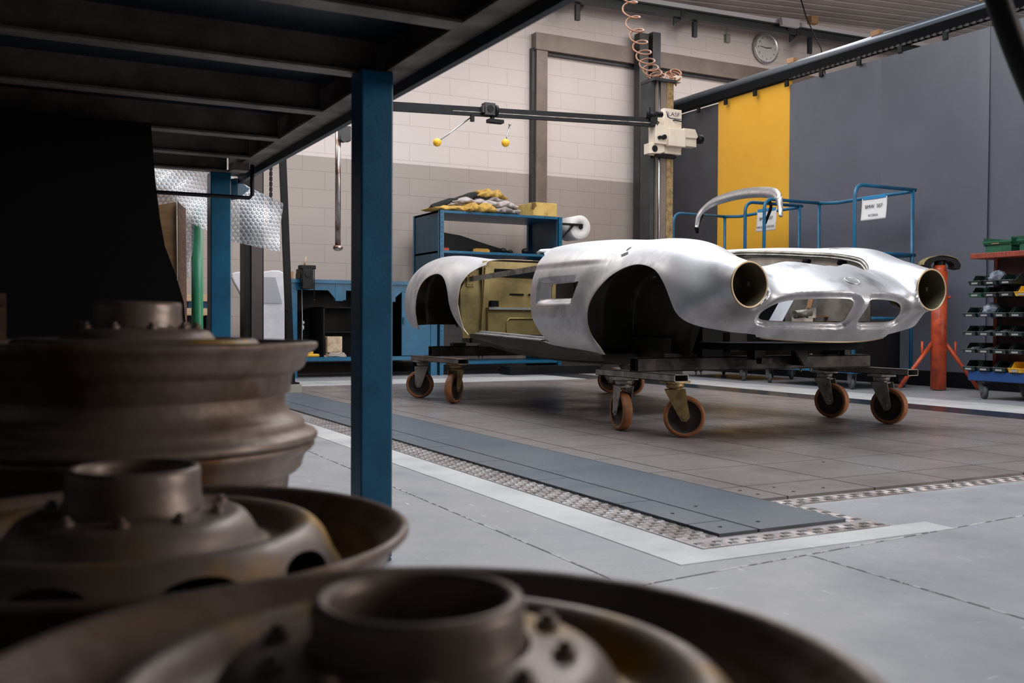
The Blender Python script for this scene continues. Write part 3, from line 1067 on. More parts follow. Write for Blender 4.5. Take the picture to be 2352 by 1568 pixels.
V, T = cutpoly(V, T, 0, 2, GRILLE, lambda v: v[:, 1] < 3.8)
V, T = cutpoly(V, T, 1, 2, VENT, lambda v: v[:, 0] > 0.5)
V, T = cutpoly(V, T, 1, 2, [(7.285, 0.79), (7.335, 0.79), (7.335, 0.885), (7.285, 0.885)], lambda v: v[:, 0] > 0.4)
rho = np.hypot(V[:, 0]-0.585, V[:, 2]-0.718)
V, T = clip(V, T, np.where((rho < 0.14) & (V[:, 1] < 3.48), rho-0.1000, 1.0))
# drop slivers and mirror
N = grad(V)
N /= np.linalg.norm(N, axis=1)[:, None]+1e-9
N[np.abs(V[:, 0]) < 1e-5, 0] = 0
n0 = len(V)
on = np.abs(V[:, 0]) < 1e-5
mp = np.where(on, np.arange(n0), -1)
mp[~on] = n0+np.arange((~on).sum())
V2 = np.vstack([V, V[~on]*np.array([-1, 1, 1])])
N2 = np.vstack([N, N[~on]*np.array([-1, 1, 1])])
T2 = np.vstack([T, mp[T][:, ::-1]])
V2 = V2+np.array([CX, 0, 0])
mb, mi = shell(V2, T2, 0.0035, N2)
car = thing('sports_car', 'bare aluminium body of an open sports car on a wheeled steel dolly', 'car', (CX, 5.3, 0.30))
ob = part('outer_skin', mb, [M_ALU, M_PRIMER, M_EDGE], car, 'bare aluminium outer skin')
ob.data.polygons.foreach_set('material_index', mi)
NN = np.vstack([N2, -N2, np.zeros((len(mb.v)-2*len(V2), 3))])
ob.data.normals_split_custom_set_from_vertices(NN.tolist())

def surf(u, s_):
    """height of the skin at (u, s)"""
    lo, hi = 0.6, 1.15
    for _ in range(30):
        m_ = (lo+hi)/2
        if body(np.array([u]), np.array([s_]), np.array([m_]))[0] < 0:
            lo = m_
        else:
            hi = m_
    return lo
def X(u, sgn):
    return CX+sgn*u
for sg in (-1, 1):
    # headlamp buckets: open tubes seen from the front
    b = MB()
    M = Matrix.Translation((X(0.585, sg), 3.44, 0.718)) @ Matrix.Rotation(-PI/2, 4, 'X')
    b.lathe([(0.1035, 0.0), (0.1035, -0.003), (0.100, -0.0035), (0.097, 0.0), (0.0965, 0.15), (0.085, 0.19), (0.0, 0.205), (0.0, 0.21), (0.09, 0.2), (0.1, 0.15)], 72, M)
    hb = part('headlamp_bucket', b, M_PRIMER, car, 'open dark olive headlamp bucket')
    b = MB()
    b.lathe([(0.0965, -0.0035), (0.1055, -0.0035), (0.1065, 0.001), (0.1045, 0.005), (0.0965, 0.003)], 72, M, closed=True)
    part('rim', b, M_EDGE, hb)
    b = MB()
    b.box((X(0.585, sg)+0.06, 3.52, 0.715), (X(0.585, sg)+0.072, 3.525, 0.735))
    part('mounting_tab', b, M_ZINC, hb)
    # wheel wells
    for (pl, ui, nm) in (([(4.46, 0.335), (4.47, 0.50), (4.455, 0.66), (4.39, 0.76), (4.25, 0.825), (4.06, 0.860), (3.92, 0.845), (3.85, 0.79), (3.81, 0.70)], 0.50, 'front_wheel_well'),
                         ([(6.83, 0.53), (6.86, 0.68), (6.82, 0.81), (6.70, 0.892), (6.52, 0.915), (6.34, 0.885), (6.21, 0.79), (6.13, 0.66), (6.12, 0.45)], 0.47, 'rear_wheel_well')):
        b = MB()
        vs, fs = [], []
        k = len(pl)
        sm = []
        for i in range(k-1):
            for j in range(6):
                t_ = j/6
                sm.append((pl[i][0]*(1-t_)+pl[i+1][0]*t_, pl[i][1]*(1-t_)+pl[i+1][1]*t_))
        sm.append(pl[-1])
        for _ in range(4):
            sm = [sm[0]]+[((sm[i-1][0]+2*sm[i][0]+sm[i+1][0])/4, (sm[i-1][1]+2*sm[i][1]+sm[i+1][1])/4) for i in range(1, len(sm)-1)]+[sm[-1]]
        k = len(sm)
        if nm[0] == 'f':
            zf = lambda s, z: z+max(0, 0.42-z)*min(1, max(0, (4.46-s)/0.66))*0.75
        else:
            zf = lambda s, z: z
        ul = [0.722, 0.69, 0.62, ui+0.05, ui+0.012, ui]
        for u_ in ul:
            ins = 0.03 if u_ == ui else 0.0
            for (s_, z_) in sm:
                vs.append((X(u_, sg), s_, zf(s_, z_)-ins*(z_ > 0.5)))
        for i in range(len(ul)-1):
            for j in range(k-1):
                fs.append((i*k+j, i*k+j+1, (i+1)*k+j+1, (i+1)*k+j))
        # inner wall: fan to its base line
        o = len(vs)
        for j, (s_, z_) in enumerate(sm):
            zbl = sm[0][1]+((0.40 if nm[0] == 'f' else sm[-1][1])-sm[0][1])*j/(k-1)
            vs.append((X(ui, sg), max(s_, 3.96), zf(s_, sm[0][1]) if nm[0] == 'f' and s_ > 4.4 else zbl))
        for j in range(k-1):
            fs.append(((len(ul)-1)*k+j, (len(ul)-1)*k+j+1, o+j+1, o+j))
        b.add(vs, fs, True)
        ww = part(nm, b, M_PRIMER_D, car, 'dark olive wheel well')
        ml = ww.modifiers.new('thickness', 'SOLIDIFY')
        ml.thickness = 0.003
    # sill with bright treads
    b = MB()
    secs = []
    for (s_, z0, z1, uo) in ((4.40, 0.325, 0.385, 0.745), (4.8, 0.322, 0.40, 0.745), (5.06, 0.325, 0.440, 0.742), (5.5, 0.345, 0.455, 0.742), (5.98, 0.395, 0.470, 0.735), (6.06, 0.41, 0.47, 0.73)):
        secs.append([(X(0.50, sg), s_, z0), (X(uo-0.10, sg), s_, z0), (X(uo-0.02, sg), s_, z0+0.018), (X(uo, sg), s_, z0+0.045), (X(uo-0.006, sg), s_, z1), (X(0.50, sg), s_, z1)])
    vs = [p for q in secs for p in q]
    fs = []
    for i in range(len(secs)-1):
        for j in range(6):
            fs.append((i*6+j, i*6+(j+1) % 6, (i+1)*6+(j+1) % 6, (i+1)*6+j))
    fs += [tuple(range(6)), tuple(range((len(secs)-1)*6, len(secs)*6))]
    b.add(vs, fs)
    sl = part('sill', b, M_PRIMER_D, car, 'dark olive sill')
    b = MB()
    b.bar((X(0.722, sg), 5.06, 0.443), (X(0.722, sg), 5.97, 0.4735), 0.030, 0.008)
    b.bar((X(0.685, sg), 5.04, 0.452), (X(0.685, sg), 5.98, 0.483), 0.022, 0.016)
    b.bar((X(0.62, sg), 5.03, 0.449), (X(0.62, sg), 5.98, 0.480), 0.06, 0.006)
    part('tread', b, M_ALU, sl)
    # shut pillar behind the door, with its striker plate
    b = MB()
    b.prism([(0.755, 0.44), (0.772, 0.6), (0.770, 0.76), (0.735, 0.84), (0.68, 0.895), (0.60, 0.915), (0.585, 0.8), (0.63, 0.44)],
            lambda u_, v_, w: (X(u_, sg), w+0.10*max(0, 0.62-v_)*-1.0*0.9, v_), 6.120, 6.135)
    b.prism([(0.60, 0.44), (0.64, 0.44), (0.60, 0.92), (0.56, 0.92)], lambda u_, v_, w: (X(u_, sg), w-0.07*max(0, 0.62-v_), v_), 6.085, 6.121)
    pl_ = part('door_pillar', b, M_CHROMATE, car, 'yellow green door pillar')
    b = MB()
    b.box((X(0.70, sg)-0.028, 6.104, 0.79), (X(0.70, sg)+0.028, 6.121, 0.875))
    for (du, dz_) in ((-0.014, 0.862), (0.016, 0.856), (-0.016, 0.805), (0.014, 0.803)):
        b.blob((X(0.70, sg)+du, 6.102, dz_), (0.006, 0.004, 0.006), nu=10, nv=6)
    part('striker_plate', b, M_ZINC_Y, pl_)
# inside of the cockpit
b = MB()
b.grid(lambda u_, v_: (CX-0.62+1.24*u_, 6.10-0.05*math.sin(PI*u_)*0+0.05*(1-abs(2*u_-1)**2)+0.02*(0.5-v_), 0.42+0.545*v_), 24, 12)
b.box((CX-0.60, 6.03, 0.630), (CX+0.60, 6.15, 0.648))
b.box((CX-0.60, 6.04, 0.42), (CX+0.60, 6.13, 0.632))
rb = part('rear_bulkhead', b, M_CHROMATE, car, 'yellow green rear bulkhead')
b = MB()
for (xa, xb_) in ((-0.46, -0.08), (0.0, 0.36)):
    zz0, zz1 = 0.455, 0.575
    b.tube([(CX+xa+0.02, 6.036, zz0), (CX+xb_-0.02, 6.036, zz0), (CX+xb_, 6.036, zz0+0.02), (CX+xb_, 6.036, zz1-0.02), (CX+xb_-0.02, 6.036, zz1), (CX+xa+0.02, 6.036, zz1), (CX+xa, 6.036, zz1-0.02), (CX+xa, 6.036, zz0+0.02)], 0.005, 8, closed=True)
part('pressed_bead', b, M_CHROMATE, rb)
b = MB()
b.box((CX-0.42, 6.128, 0.735), (CX-0.28, 6.134, 0.748))
b.box((CX-0.24, 6.128, 0.735), (CX-0.10, 6.134, 0.748))
b.box((CX-0.565, 6.06, 0.655), (CX-0.51, 6.10, 0.695))
b.box((CX-0.52, 6.10, 0.86), (CX+0.52, 6.13, 0.915))
part('slot', b, M_BLACK_MATT, rb, 'dark slots and shadow gap')
b = MB()
b.box((CX-0.60, 6.024, 0.634), (CX+0.60, 6.034, 0.650))
part('seat_ledge', b, M_ALU, car, 'bright folded ledge across the bulkhead')
b = MB()
b.box((CX-0.64, 4.84, 0.385), (CX+0.64, 6.10, 0.400))
b.box((CX-0.14, 4.84, 0.40), (CX+0.14, 6.03, 0.53))
part('floor_pan', b, M_PRIMER, car)
b = MB()
b.box((CX-0.66, 4.82, 0.38), (CX+0.66, 4.84, 0.955))
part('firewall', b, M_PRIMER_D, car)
b = MB()
b.tube([(CX-0.72, 5.14, 0.952), (CX-0.70, 5.135, 0.968), (CX-0.45, 5.135, 0.990), (CX, 5.135, 0.995), (CX+0.45, 5.135, 0.990), (CX+0.70, 5.135, 0.968), (CX+0.72, 5.14, 0.952)], 0.011, 12)
part('cowl_edge', b, M_ALU, car, 'bright rolled cowl edge with pillar stub')
b = MB()
b.bar((CX-0.705, 5.02, 0.872), (CX-0.705, 6.11, 0.838), 0.006, 0.034)
part('door_brace', b, M_ZINC, car, 'flat grey bar bracing the door opening')
# engine bay: gutter lips along the opening, inner panels, brackets
for sg in (-1, 1):
    path = []
    for (uu, s_) in HOOD[5:-5]:
        path.append((X(uu-0.008, sg), s_, surf(uu-0.002, s_)-0.010))
    b = MB()
    b.tube(path, 0.008, 8)
    part('bonnet_gutter', b, M_ZINC, car)
    b = MB()
    path = [(q[0]-sg*0.012, q[1], q[2]-0.014) for q in path]
    b.tube(path, 0.006, 8)
    part('bonnet_gutter', b, M_ZINC, car)
    path = []
    for i in range(26):
        s_ = 3.68+i*(4.70-3.68)/25
        path.append((0, s_, surf(0.465, s_)-0.016))
    b = MB()
    b.add([(X(0.458, sg), s_, z) for (_, s_, z) in path]+[(X(0.425, sg), s_, z-0.13) for (_, s_, z) in path]+[(X(0.425, sg), s_, 0.56) for (_, s_, z) in path],
          [(k+i, k+i+1, k+27+i, k+26+i) for k in (0, 26) for i in range(25)])
    ip = part('inner_wing', b, mat('inner_wing_alloy', lin(176, 168, 158), 0.5, 0.2, lin(126, 118, 108), 6), car)
    ml = ip.modifiers.new('thickness', 'SOLIDIFY')
    ml.thickness = 0.004
    for (s_, z_) in ((4.16, surf(0.465, 4.16)-0.055), (3.90, surf(0.465, 3.90)-0.050)):
        b = MB()
        b.tube([(X(0.448, sg), s_-0.022, z_), (X(0.448, sg), s_+0.022, z_+0.002)], 0.013, 12)
        b.blob((X(0.448, sg), s_-0.022, z_), (0.004, 0.013, 0.013), nu=10, nv=8)
        b.blob((X(0.448, sg), s_+0.022, z_), (0.004, 0.013, 0.013), nu=10, nv=8)
        part('slot', b, M_BLACK_MATT, ip, 'dark oval holes')
b = MB()
b.bar((3.585, 3.95, 0.53), (3.79, 3.95, 0.82), 0.004, 0.10, up=(0, 1, 0))
part('radiator_bracket', b, M_GREYALU, car, 'pale sheet bracket behind the grille')
b = MB()
b.box((3.935, 4.06, 0.595), (4.11, 4.066, 0.80))
part('radiator_bracket', b, M_GREYALU, car, 'pale sheet panel behind the brown strut')
b = MB()
b.box((3.16, 4.30, 0.46), (4.03, 4.31, 0.84))
part('dark_backing', b, M_BLACK_MATT, car)  # added black sheet stands for the darkness seen through the grille
for sg in (-1, 1):
    b = MB()
    b.box((X(0.655, sg)-0.003, 4.475, 0.40), (X(0.655, sg)+0.003, 5.03, 0.90))
    part('side_liner', b, M_PRIMER_D, car, 'dark liner behind the side vent')
b = MB()
b.bar((3.83, 3.98, 0.53), (3.93, 3.98, 0.82), 0.006, 0.034, up=(0, 1, 0))
b.bar((3.85, 3.985, 0.585), (4.08, 3.985, 0.585), 0.006, 0.030, up=(0, 1, 0))
part('grille_support', b, mat('brown_primer_strut', lin(150, 104, 66), 0.6), car, 'brown strut behind the grille')
b = MB()
b.box((3.48, 3.70, 0.545), (3.62, 3.74, 0.585))
b.cyl((3.50, 3.70, 0.59), (3.60, 3.70, 0.60), 0.020, 14)
b.box((3.58, 3.69, 0.575), (3.63, 3.70, 0.625))
part('latch_bracket', b, M_ZINC, car, 'bright latch bracket')
b = MB()
b.box((CX-0.5, 4.70, 0.42), (CX+0.5, 4.72, 0.93))
part('engine_bay_wall', b, M_BLACK_MATT, car)
# undertray, nose support flange
b = MB()
b.prism([(-0.44, 3.74), (-0.25, 3.60), (0.0, 3.54), (0.25, 3.60), (0.44, 3.74), (0.44, 4.02), (-0.44, 4.02)], lambda u_, v_, w: (CX+u_, v_, w), 0.418, 0.452)
part('undertray', b, M_BLACK_MATT, car, 'dark undertray below the nose')
b = MB()
pa = []
for i in range(31):
    uu = -0.40+0.80*i/30
    zq = float(zb(3.5))+0.12*uu*uu+0.001
    sl_, sh_ = 3.2, 4.0
    for _ in range(30):
        sm_ = (sl_+sh_)/2
        if body(np.array([uu]), np.array([sm_]), np.array([zq]))[0] < 0:
            sh_ = sm_
        else:
            sl_ = sm_
    pa.append((CX+uu, sh_+0.003, zq-0.001))
b.tube(pa, 0.0045, 8)
part('nose_flange', b, M_EDGE, car)
sb = 3.40
zb_ = surf(0.0, sb)
gb = grad(np.array([[0.0, sb, zb_]]))[0]
gb = Vector(gb).normalized()
tb = Vector((0, 1, 0))-gb*gb.y
tb.normalize()
cb_ = Vector((CX, sb, zb_))
b = MB()
ring = [cb_+Vector((1, 0, 0))*(0.040*math.cos(2*PI*i/32))+tb*(0.030*math.sin(2*PI*i/32))+gb*0.0015 for i in range(32)]
b.tube(ring, 0.0032, 8, closed=True)
b.add([cb_+(q-cb_)*0.93+gb*0.001 for q in ring], [tuple(range(32))])
part('badge_recess', b, M_ALU, car, 'oval badge seat on the nose')
b = MB()
for sg in (-1, 1):
    b.blob((X(0.795, sg), 3.86, 0.755), (0.012, 0.012, 0.012), nu=14, nv=8)
part('indicator_hole', b, M_BLACK_MATT, car, 'dark round indicator hole')

# dark smears left on the metal: thin patches lying on the skin
def smear(u0, s0, z0, ru, rv, seed, sg, m, nm):
    p = np.array([[u0, s0, z0]])
    for _ in range(20):
        gq_ = grad(p)
        p = p-gq_*(body(*p.T)/(np.einsum('ij,ij->i', gq_, gq_)+1e-9))[:, None]
    n_ = grad(p)[0]
    n_ /= np.linalg.norm(n_)
    e1_ = np.cross(n_, (0, 0, 1.0))
    e1_ /= np.linalg.norm(e1_)
    e2_ = np.cross(n_, e1_)
    pts_ = [p[0]]
    for rr_ in (0.5, 1.0):
        for i in range(28):
            a_ = 2*PI*i/28
            k_ = rr_*(1+0.35*hnoise(math.cos(a_)*2.2+seed, math.sin(a_)*2.2+seed))
            pts_.append(p[0]+e1_*(ru*k_*math.cos(a_))+e2_*(rv*k_*math.sin(a_)))
    Q = np.array(pts_)
    for _ in range(6):
        gq_ = grad(Q)
        Q = Q-gq_*(body(*Q.T)/(np.einsum('ij,ij->i', gq_, gq_)+1e-9))[:, None]
    gq_ = grad(Q)
    Q = Q+gq_/np.linalg.norm(gq_, axis=1)[:, None]*0.0008
    mb_ = MB()
    mb_.add([(X(q[0], sg), q[1], q[2]) for q in Q], [(0, 1+i, 1+(i+1) % 28) for i in range(28)]+[(1+i, 29+i, 29+(i+1) % 28, 1+(i+1) % 28) for i in range(28)], True)
    part(nm, mb_, m, car, 'dark smear on the bare metal')
M_SMEAR = mat('dark_smear', lin(52, 52, 58), 0.5, 0.4)
M_SMEAR2 = mat('grey_smear', lin(112, 112, 118), 0.45, 0.6)
smear(0.74, 4.20, 0.895, 0.028, 0.016, 1.3, -1, M_SMEAR, 'smear')
smear(0.70, 4.215, 0.915, 0.012, 0.018, 3.1, -1, M_SMEAR, 'smear')
smear(0.56, 4.02, 0.95, 0.055, 0.035, 2.2, 1, M_SMEAR2, 'smear')

# ------------------------------------------------------------------ wheeled dolly under the body
dl = thing('body_dolly', 'dark steel dolly with four pairs of orange castors carrying the car body', 'dolly', (CX, 5.3, 0.0))
for (y, x0, x1) in ((4.065, 2.800, 4.375), (6.55, 2.765, 4.36)):
    b = MB()
    w, h = 0.074, 0.068
    b.box((x0, y-w/2, 0.307), (x1, y-w/2+0.005, 0.375))
    b.box((x0, y+w/2-0.005, 0.307), (x1, y+w/2, 0.375))
    b.box((x0, y-w/2, 0.370), (x1, y+w/2, 0.376))
    b.box((x0, y-w/2, 0.305), (x1, y+w/2, 0.310))
    b.box((x0+0.012, y-0.003, 0.310), (x1, y+0.003, 0.370))
    cb = part('cross_beam', b, M_DARKSTEEL, dl, 'dark steel cross beam')
    b = MB()
    for x in (x0+0.72*0.52, x0+0.78*0.52, x1-0.42, x1-0.49):
        for zz_ in (0.296,):
            b.cyl((x, y-0.01, 0.285), (x, y-0.01, 0.31), 0.004, 10)
            b.cyl((x, y-0.01, 0.297), (x, y-0.01, 0.305), 0.0085, 6)
            b.cyl((x, y-0.01, 0.376), (x, y-0.01, 0.384), 0.0085, 6)
    part('bolt', b, M_ZINC, cb)
tubes = []
for (x, y0, y1) in ((2.855, 3.755, 4.44), (4.36, 3.72, 4.42), (2.745, 5.95, 6.77), (4.33, 5.95, 6.77)):
    b = MB()
    w, h, q = 0.080, 0.034, 0.003
    b.box((x-w/2, y0, 0.271), (x+w/2, y1, 0.271+q))
    b.box((x-w/2, y0, 0.305-q), (x+w/2, y1, 0.305))
    b.box((x-w/2, y0, 0.271), (x-w/2+q, y1, 0.305))
    b.box((x+w/2-q, y0, 0.271), (x+w/2, y1, 0.305))
    tubes.append(part('castor_beam', b, M_ZINC if y0 < 5 else M_STEEL_RAW, dl, 'flat box beam carrying two castors'))
M_TREAD = mat('orange_polyurethane', lin(158, 98, 58), 0.6, 0.0, lin(116, 82, 60), 11, bump=0.1, bscale=60)
M_WHEEL = mat('dark_cast_iron', lin(58, 44, 36), 0.6, 0.2, lin(36, 30, 27), 12)
def castor(px, py, hub, al, trail, zincy, beam):
    """wheel standing at (px, py); hub = heading of the camera-facing normal, trail = offset of the swivel"""
    th = math.atan2(px, py)
    d = Vector((math.sin(th), math.cos(th), 0))
    lf = Vector((-math.cos(th), math.sin(th), 0))
    nrm = (-d*math.cos(al)+lf*math.sin(al)).normalized()
    tang = Vector((-nrm.y, nrm.x, 0))
    c = Vector((px, py, 0.10))
    sw = c+tang*trail
    zax = nrm
    M = Matrix((( tang.x, 0, zax.x, c.x), (tang.y, 0, zax.y, c.y), (0, 1, 0, c.z), (0, 0, 0, 1)))
    cs = part('castor', MB().box((sw.x-0.055, sw.y-0.05, 0.260), (sw.x+0.055, sw.y+0.05, 0.271)).cyl((sw.x, sw.y, 0.236), (sw.x, sw.y, 0.260), 0.040, 24, 0.046).cyl((sw.x, sw.y, 0.225), (sw.x, sw.y, 0.238), 0.030, 20),
              M_ZINC_Y if zincy else M_ZINC, beam)
    b = MB()
    b.lathe([(0.0, 0.026), (0.018, 0.026), (0.020, 0.020), (0.030, 0.013), (0.074, 0.013), (0.080, 0.022), (0.083, 0.025)], 48, M)
    b.lathe([(0.083, -0.025), (0.080, -0.022), (0.074, -0.013), (0.030, -0.013), (0.020, -0.020), (0.018, -0.026), (0.0, -0.026)], 48, M)
    tr = MB().lathe([(0.079, 0.023), (0.083, 0.0255), (0.092, 0.025), (0.0975, 0.021), (0.0995, 0.012), (0.1, 0.0), (0.0995, -0.012), (0.0975, -0.021), (0.092, -0.025), (0.083, -0.0255), (0.079, -0.023)], 64, M)
    f = MB()
    for sd in (-1, 1):
        o = nrm*(0.031*sd)
        pts = [sw+o*1.05+tang*0.050+Vector((0, 0, 0.129)), sw+o*1.05-tang*0.050+Vector((0, 0, 0.129)), c+o-tang*0.026+Vector((0, 0, 0.0)), c+o-tang*0.012+Vector((0, 0, -0.022)), c+o+tang*0.012+Vector((0, 0, -0.022)), c+o+tang*0.026+Vector((0, 0, 0.0))]
        pts = [Vector((p.x, p.y, p.z if i > 1 else 0.229)) for i, p in enumerate(pts)]
        q = [p+nrm*(0.004*sd) for p in pts]
        k = len(pts)
        f.add(pts+q, [tuple(range(k)), tuple(range(2*k-1, k-1, -1))]+[(i, (i+1) % k, k+(i+1) % k, k+i) for i in range(k)])
        f.cyl(c+o, c+o+nrm*(0.012*sd), 0.011, 6)
    p1, p2 = sw+tang*0.038, sw-tang*0.038
    f.add([p+nrm*(0.034*s_)+Vector((0, 0, z_)) for z_ in (0.122, 0.130) for p in (Vector((p1.x, p1.y, 0.1)), Vector((p2.x, p2.y, 0.1))) for s_ in (-1, 1)],
          [(0, 1, 3, 2), (4, 6, 7, 5), (0, 4, 5, 1), (2, 3, 7, 6), (0, 2, 6, 4), (1, 5, 7, 3)])
    if beam in tubes and False:
        pass
    BASE[cs] = BASE[beam]
    for (nm, m_, mm) in (('wheel', b, M_WHEEL), ('tread', tr, M_TREAD), ('fork', f, M_ZINC_Y if zincy else M_ZINC)):
        part(nm, m_, mm, cs)
# castors hang on the dolly itself
for (x, y, al, tr_, zy) in ((2.83, 4.22, 1.18, 0.03, False), (2.93, 3.83, 0.0, -0.045, True), (4.34, 4.28, 0.45, -0.045, False), (4.34, 3.86, 0.45, -0.045, False),
                            (2.73, 6.66, 0.30, 0.02, False), (2.76, 6.13, -1.10, 0.03, True), (4.31, 6.58, 0.1, -0.04, False), (4.31, 6.29, 0.3, -0.04, False)):
    castor(x, y, 0, al, tr_, zy, dl)
# props between the beams and the body
b = MB()
b.box((3.17, 4.00, 0.376), (3.30, 4.08, 0.565))
pr = part('prop_post', b, M_BLACK, dl, 'black square prop under the nose')
b = MB()
for x in (3.185, 3.285):
    b.cyl((x, 3.995, 0.44), (x, 4.0, 0.44), 0.012, 16)
    b.cyl((x, 3.99, 0.44), (x, 3.996, 0.44), 0.007, 6)
part('bolt', b, M_ZINC, pr)
b = MB()
b.prism([(-0.085, 0.455), (0.045, 0.455), (0.035, 0.325), (0.018, 0.325)], lambda u_, v_, w: (3.77+u_, w, v_), 3.93, 3.945)
b.prism([(0.0, 0.455), (0.045, 0.455), (0.035, 0.325), (0.018, 0.325)], lambda u_, v_, w: (3.77+u_, w, v_), 3.945, 4.02)
part('gusset_plate', b, M_BLACK, dl, 'black triangular gusset in front of the beam')
b = MB()
b.box((3.45, 3.93, 0.36), (3.52, 3.99, 0.45))
b.box((3.47, 3.90, 0.34), (3.54, 3.94, 0.37))
part('prop_block', b, M_DARKSTEEL, dl)
for (lo, hi) in (((3.33, 3.98, 0.40), (3.44, 4.10, 0.50)), ((4.15, 4.0, 0.376), (4.19, 4.09, 0.45)), ((2.95, 4.02, 0.376), (3.13, 4.11, 0.395))):
    part('prop_block', MB().box(lo, hi), M_DARKSTEEL, dl)
for x in (2.98, 3.5, 4.15):
    part('prop_post', MB().box((x-0.05, 6.52, 0.376), (x+0.05, 6.58, 0.399)), M_BLACK, dl)
b = MB()
b.box((3.05, 6.47, 0.40), (4.09, 6.63, 0.47))
b.box((3.05, 4.1, 0.40), (3.10, 6.5, 0.47))
b.box((4.04, 4.1, 0.40), (4.09, 6.5, 0.47))
part('chassis_rail', b, M_PRIMER_D, car, 'dark chassis rails under the body')
# ------------------------------------------------------------------ blue shelving unit with rags on top
t = thing('shelving_unit', 'tall open blue steel shelving unit against the back wall', 'shelf', (4.95, 10.05, ZF))
for (x0, x1) in ((4.20, 4.215), (5.675, 5.69)):
    b = MB()
    b.box((x0, 9.72, ZF), (x1, 10.45, 1.735))
    part('side_panel', b, M_BLUE_D, t)  # darker blue paints in the shade on the sides
for (x0, y0) in ((4.195, 9.70), (5.645, 9.70), (4.195, 10.40), (5.645, 10.40)):
    b = MB()
    b.box((x0, y0, ZF), (x0+0.05, y0+0.006, 1.738))
    b.box((x0, y0, ZF), (x0+0.006, y0+0.05, 1.738))
    u = part('upright', b, M_BLUE, t)
    if y0 < 10:
        b = MB()
        for k in range(34):
            b.box((x0+0.017, y0-0.0012, 0.05+k*0.05), (x0+0.033, y0, 0.066+k*0.05))
        part('slots', b, M_BLUE_D, u)
for z in (0.10, 0.68, 1.285, 1.710):
    b = MB()
    b.box((4.20, 9.705, z), (5.69, 10.45, z+0.028))
    part('shelf_board', b, M_BLUE, t, bevel=0.003)

def cloth(c, sx, sy, h, seed, m, label, folds=3, rotz=0.0, slope=0.0):
    """folded rag: a flattened roll of cloth with fold lips and creases"""
    rnd = random.Random(seed)
    a0, a1, a2 = rnd.uniform(0, 6), rnd.uniform(0, 6), rnd.uniform(0, 6)
    cr, sr = math.cos(rotz), math.sin(rotz)
    vs, fs = [], []
    nu, nv = 40, 26
    def fn(u, v):
        a = 2*PI*v
        ex = 0.55
        ca, sa = math.cos(a), math.sin(a)
        y = sy/2*math.copysign(abs(ca)**ex, ca)
        z = h/2*math.copysign(abs(sa)**0.8, sa)+h/2
        x = (u-0.5)*sx*(1+0.10*math.sin(3*a+a0))
        taper = min(1, 6*u, 6*(1-u))
        z = z*(0.55+0.45*taper)
        z += h*(0.20*math.sin(folds*4*u+a1+y/sy*3)+0.13*hnoise(u*9+a0, v*7+a1, a2))*(0.3+0.7*max(0, sa))
        y += sy*0.10*math.sin(5*u+a2)+sy*0.05*hnoise(u*12, v*9, a0)
        z = max(0.0, z)+slope*x
        return (c[0]+x*cr-y*sr, c[1]+x*sr+y*cr, c[2]+z)
    b = MB()
    b.grid(fn, nu, nv)
    o = len(b.v)
    for e in (0, nu):
        b.f.append(tuple(j*(nu+1)+e for j in range(nv)))
        b.s.append(False)
    return single('folded_rag', label, 'cloth', b, m, 'folded rags on top of the shelving unit')
def cmat(n, a, b_):
    return mat(n, lin(*a), 0.9, 0.0, lin(*b_), 18, bump=0.25, bscale=70)
M_RAGY, M_RAGG, M_RAGB, M_RAGW = cmat('ochre_rag', (196, 160, 84), (168, 132, 64)), cmat('grey_rag', (150, 142, 140), (120, 112, 110)), cmat('black_rag', (34, 34, 36), (24, 24, 26)), cmat('pale_rag', (186, 178, 178), (160, 150, 150))
ZS = 1.740
cloth((4.50, 9.90, ZS), 0.70, 0.34, 0.060, 1, M_RAGY, 'ochre folded rag lying flat at the left end of the rag pile', 2)
cloth((4.66, 9.80, ZS), 0.34, 0.26, 0.085, 2, M_RAGY, 'ochre rag folded over the front edge of the shelf', 3, 0.25)
cloth((4.98, 9.86, ZS), 0.40, 0.30, 0.070, 3, M_RAGG, 'grey rag at the bottom of the pile, right side')
cloth((4.95, 9.88, ZS+0.066), 0.42, 0.30, 0.070, 4, M_RAGW, 'pale grey folded rag with rounded fold on the right of the pile')
cloth((4.60, 9.96, ZS+0.056), 0.50, 0.30, 0.080, 5, M_RAGG, 'brownish grey folded rag in the middle of the pile')
cloth((4.62, 9.92, ZS+0.095), 0.44, 0.26, 0.060, 6, M_RAGW, 'pale rag rolled across the middle of the pile')
cloth((4.50, 9.97, ZS+0.105), 0.58, 0.26, 0.070, 7, M_RAGB, 'black rag draped over the left of the pile', 2, 0.0, 0.30)
cloth((4.72, 9.98, ZS+0.150), 0.34, 0.22, 0.060, 8, M_RAGB, 'small black rag near the top of the pile', 2)
cloth((4.88, 9.98, ZS+0.132), 0.40, 0.28, 0.055, 9, M_RAGG, 'dark grey rag under the topmost ochre rag')
cloth((4.90, 9.98, ZS+0.180), 0.36, 0.26, 0.090, 10, M_RAGY, 'topmost ochre rag, crumpled on the pile', 4)
b = MB()
b.box((5.33, 9.715, ZS), (5.635, 10.10, ZS+0.150))
single('foam_block', 'yellow speckled foam block on the shelving unit beside the rags', 'foam', b,
       mat('yellow_foam', lin(206, 176, 104), 0.95, 0.0, lin(184, 152, 84), 9, col3=lin(108, 84, 50), n3=9, r3=(0.60, 0.66), bump=0.2, bscale=80), bevel=0.006)
b = MB()                                   # dark trim parts on the upper shelf
b.prism([(4.24, 0.0), (5.18, 0.0), (5.16, 0.04), (4.90, 0.10), (4.55, 0.19), (4.24, 0.225)], lambda u_, v_, w: (u_, w, 1.314+v_), 9.95, 10.05)
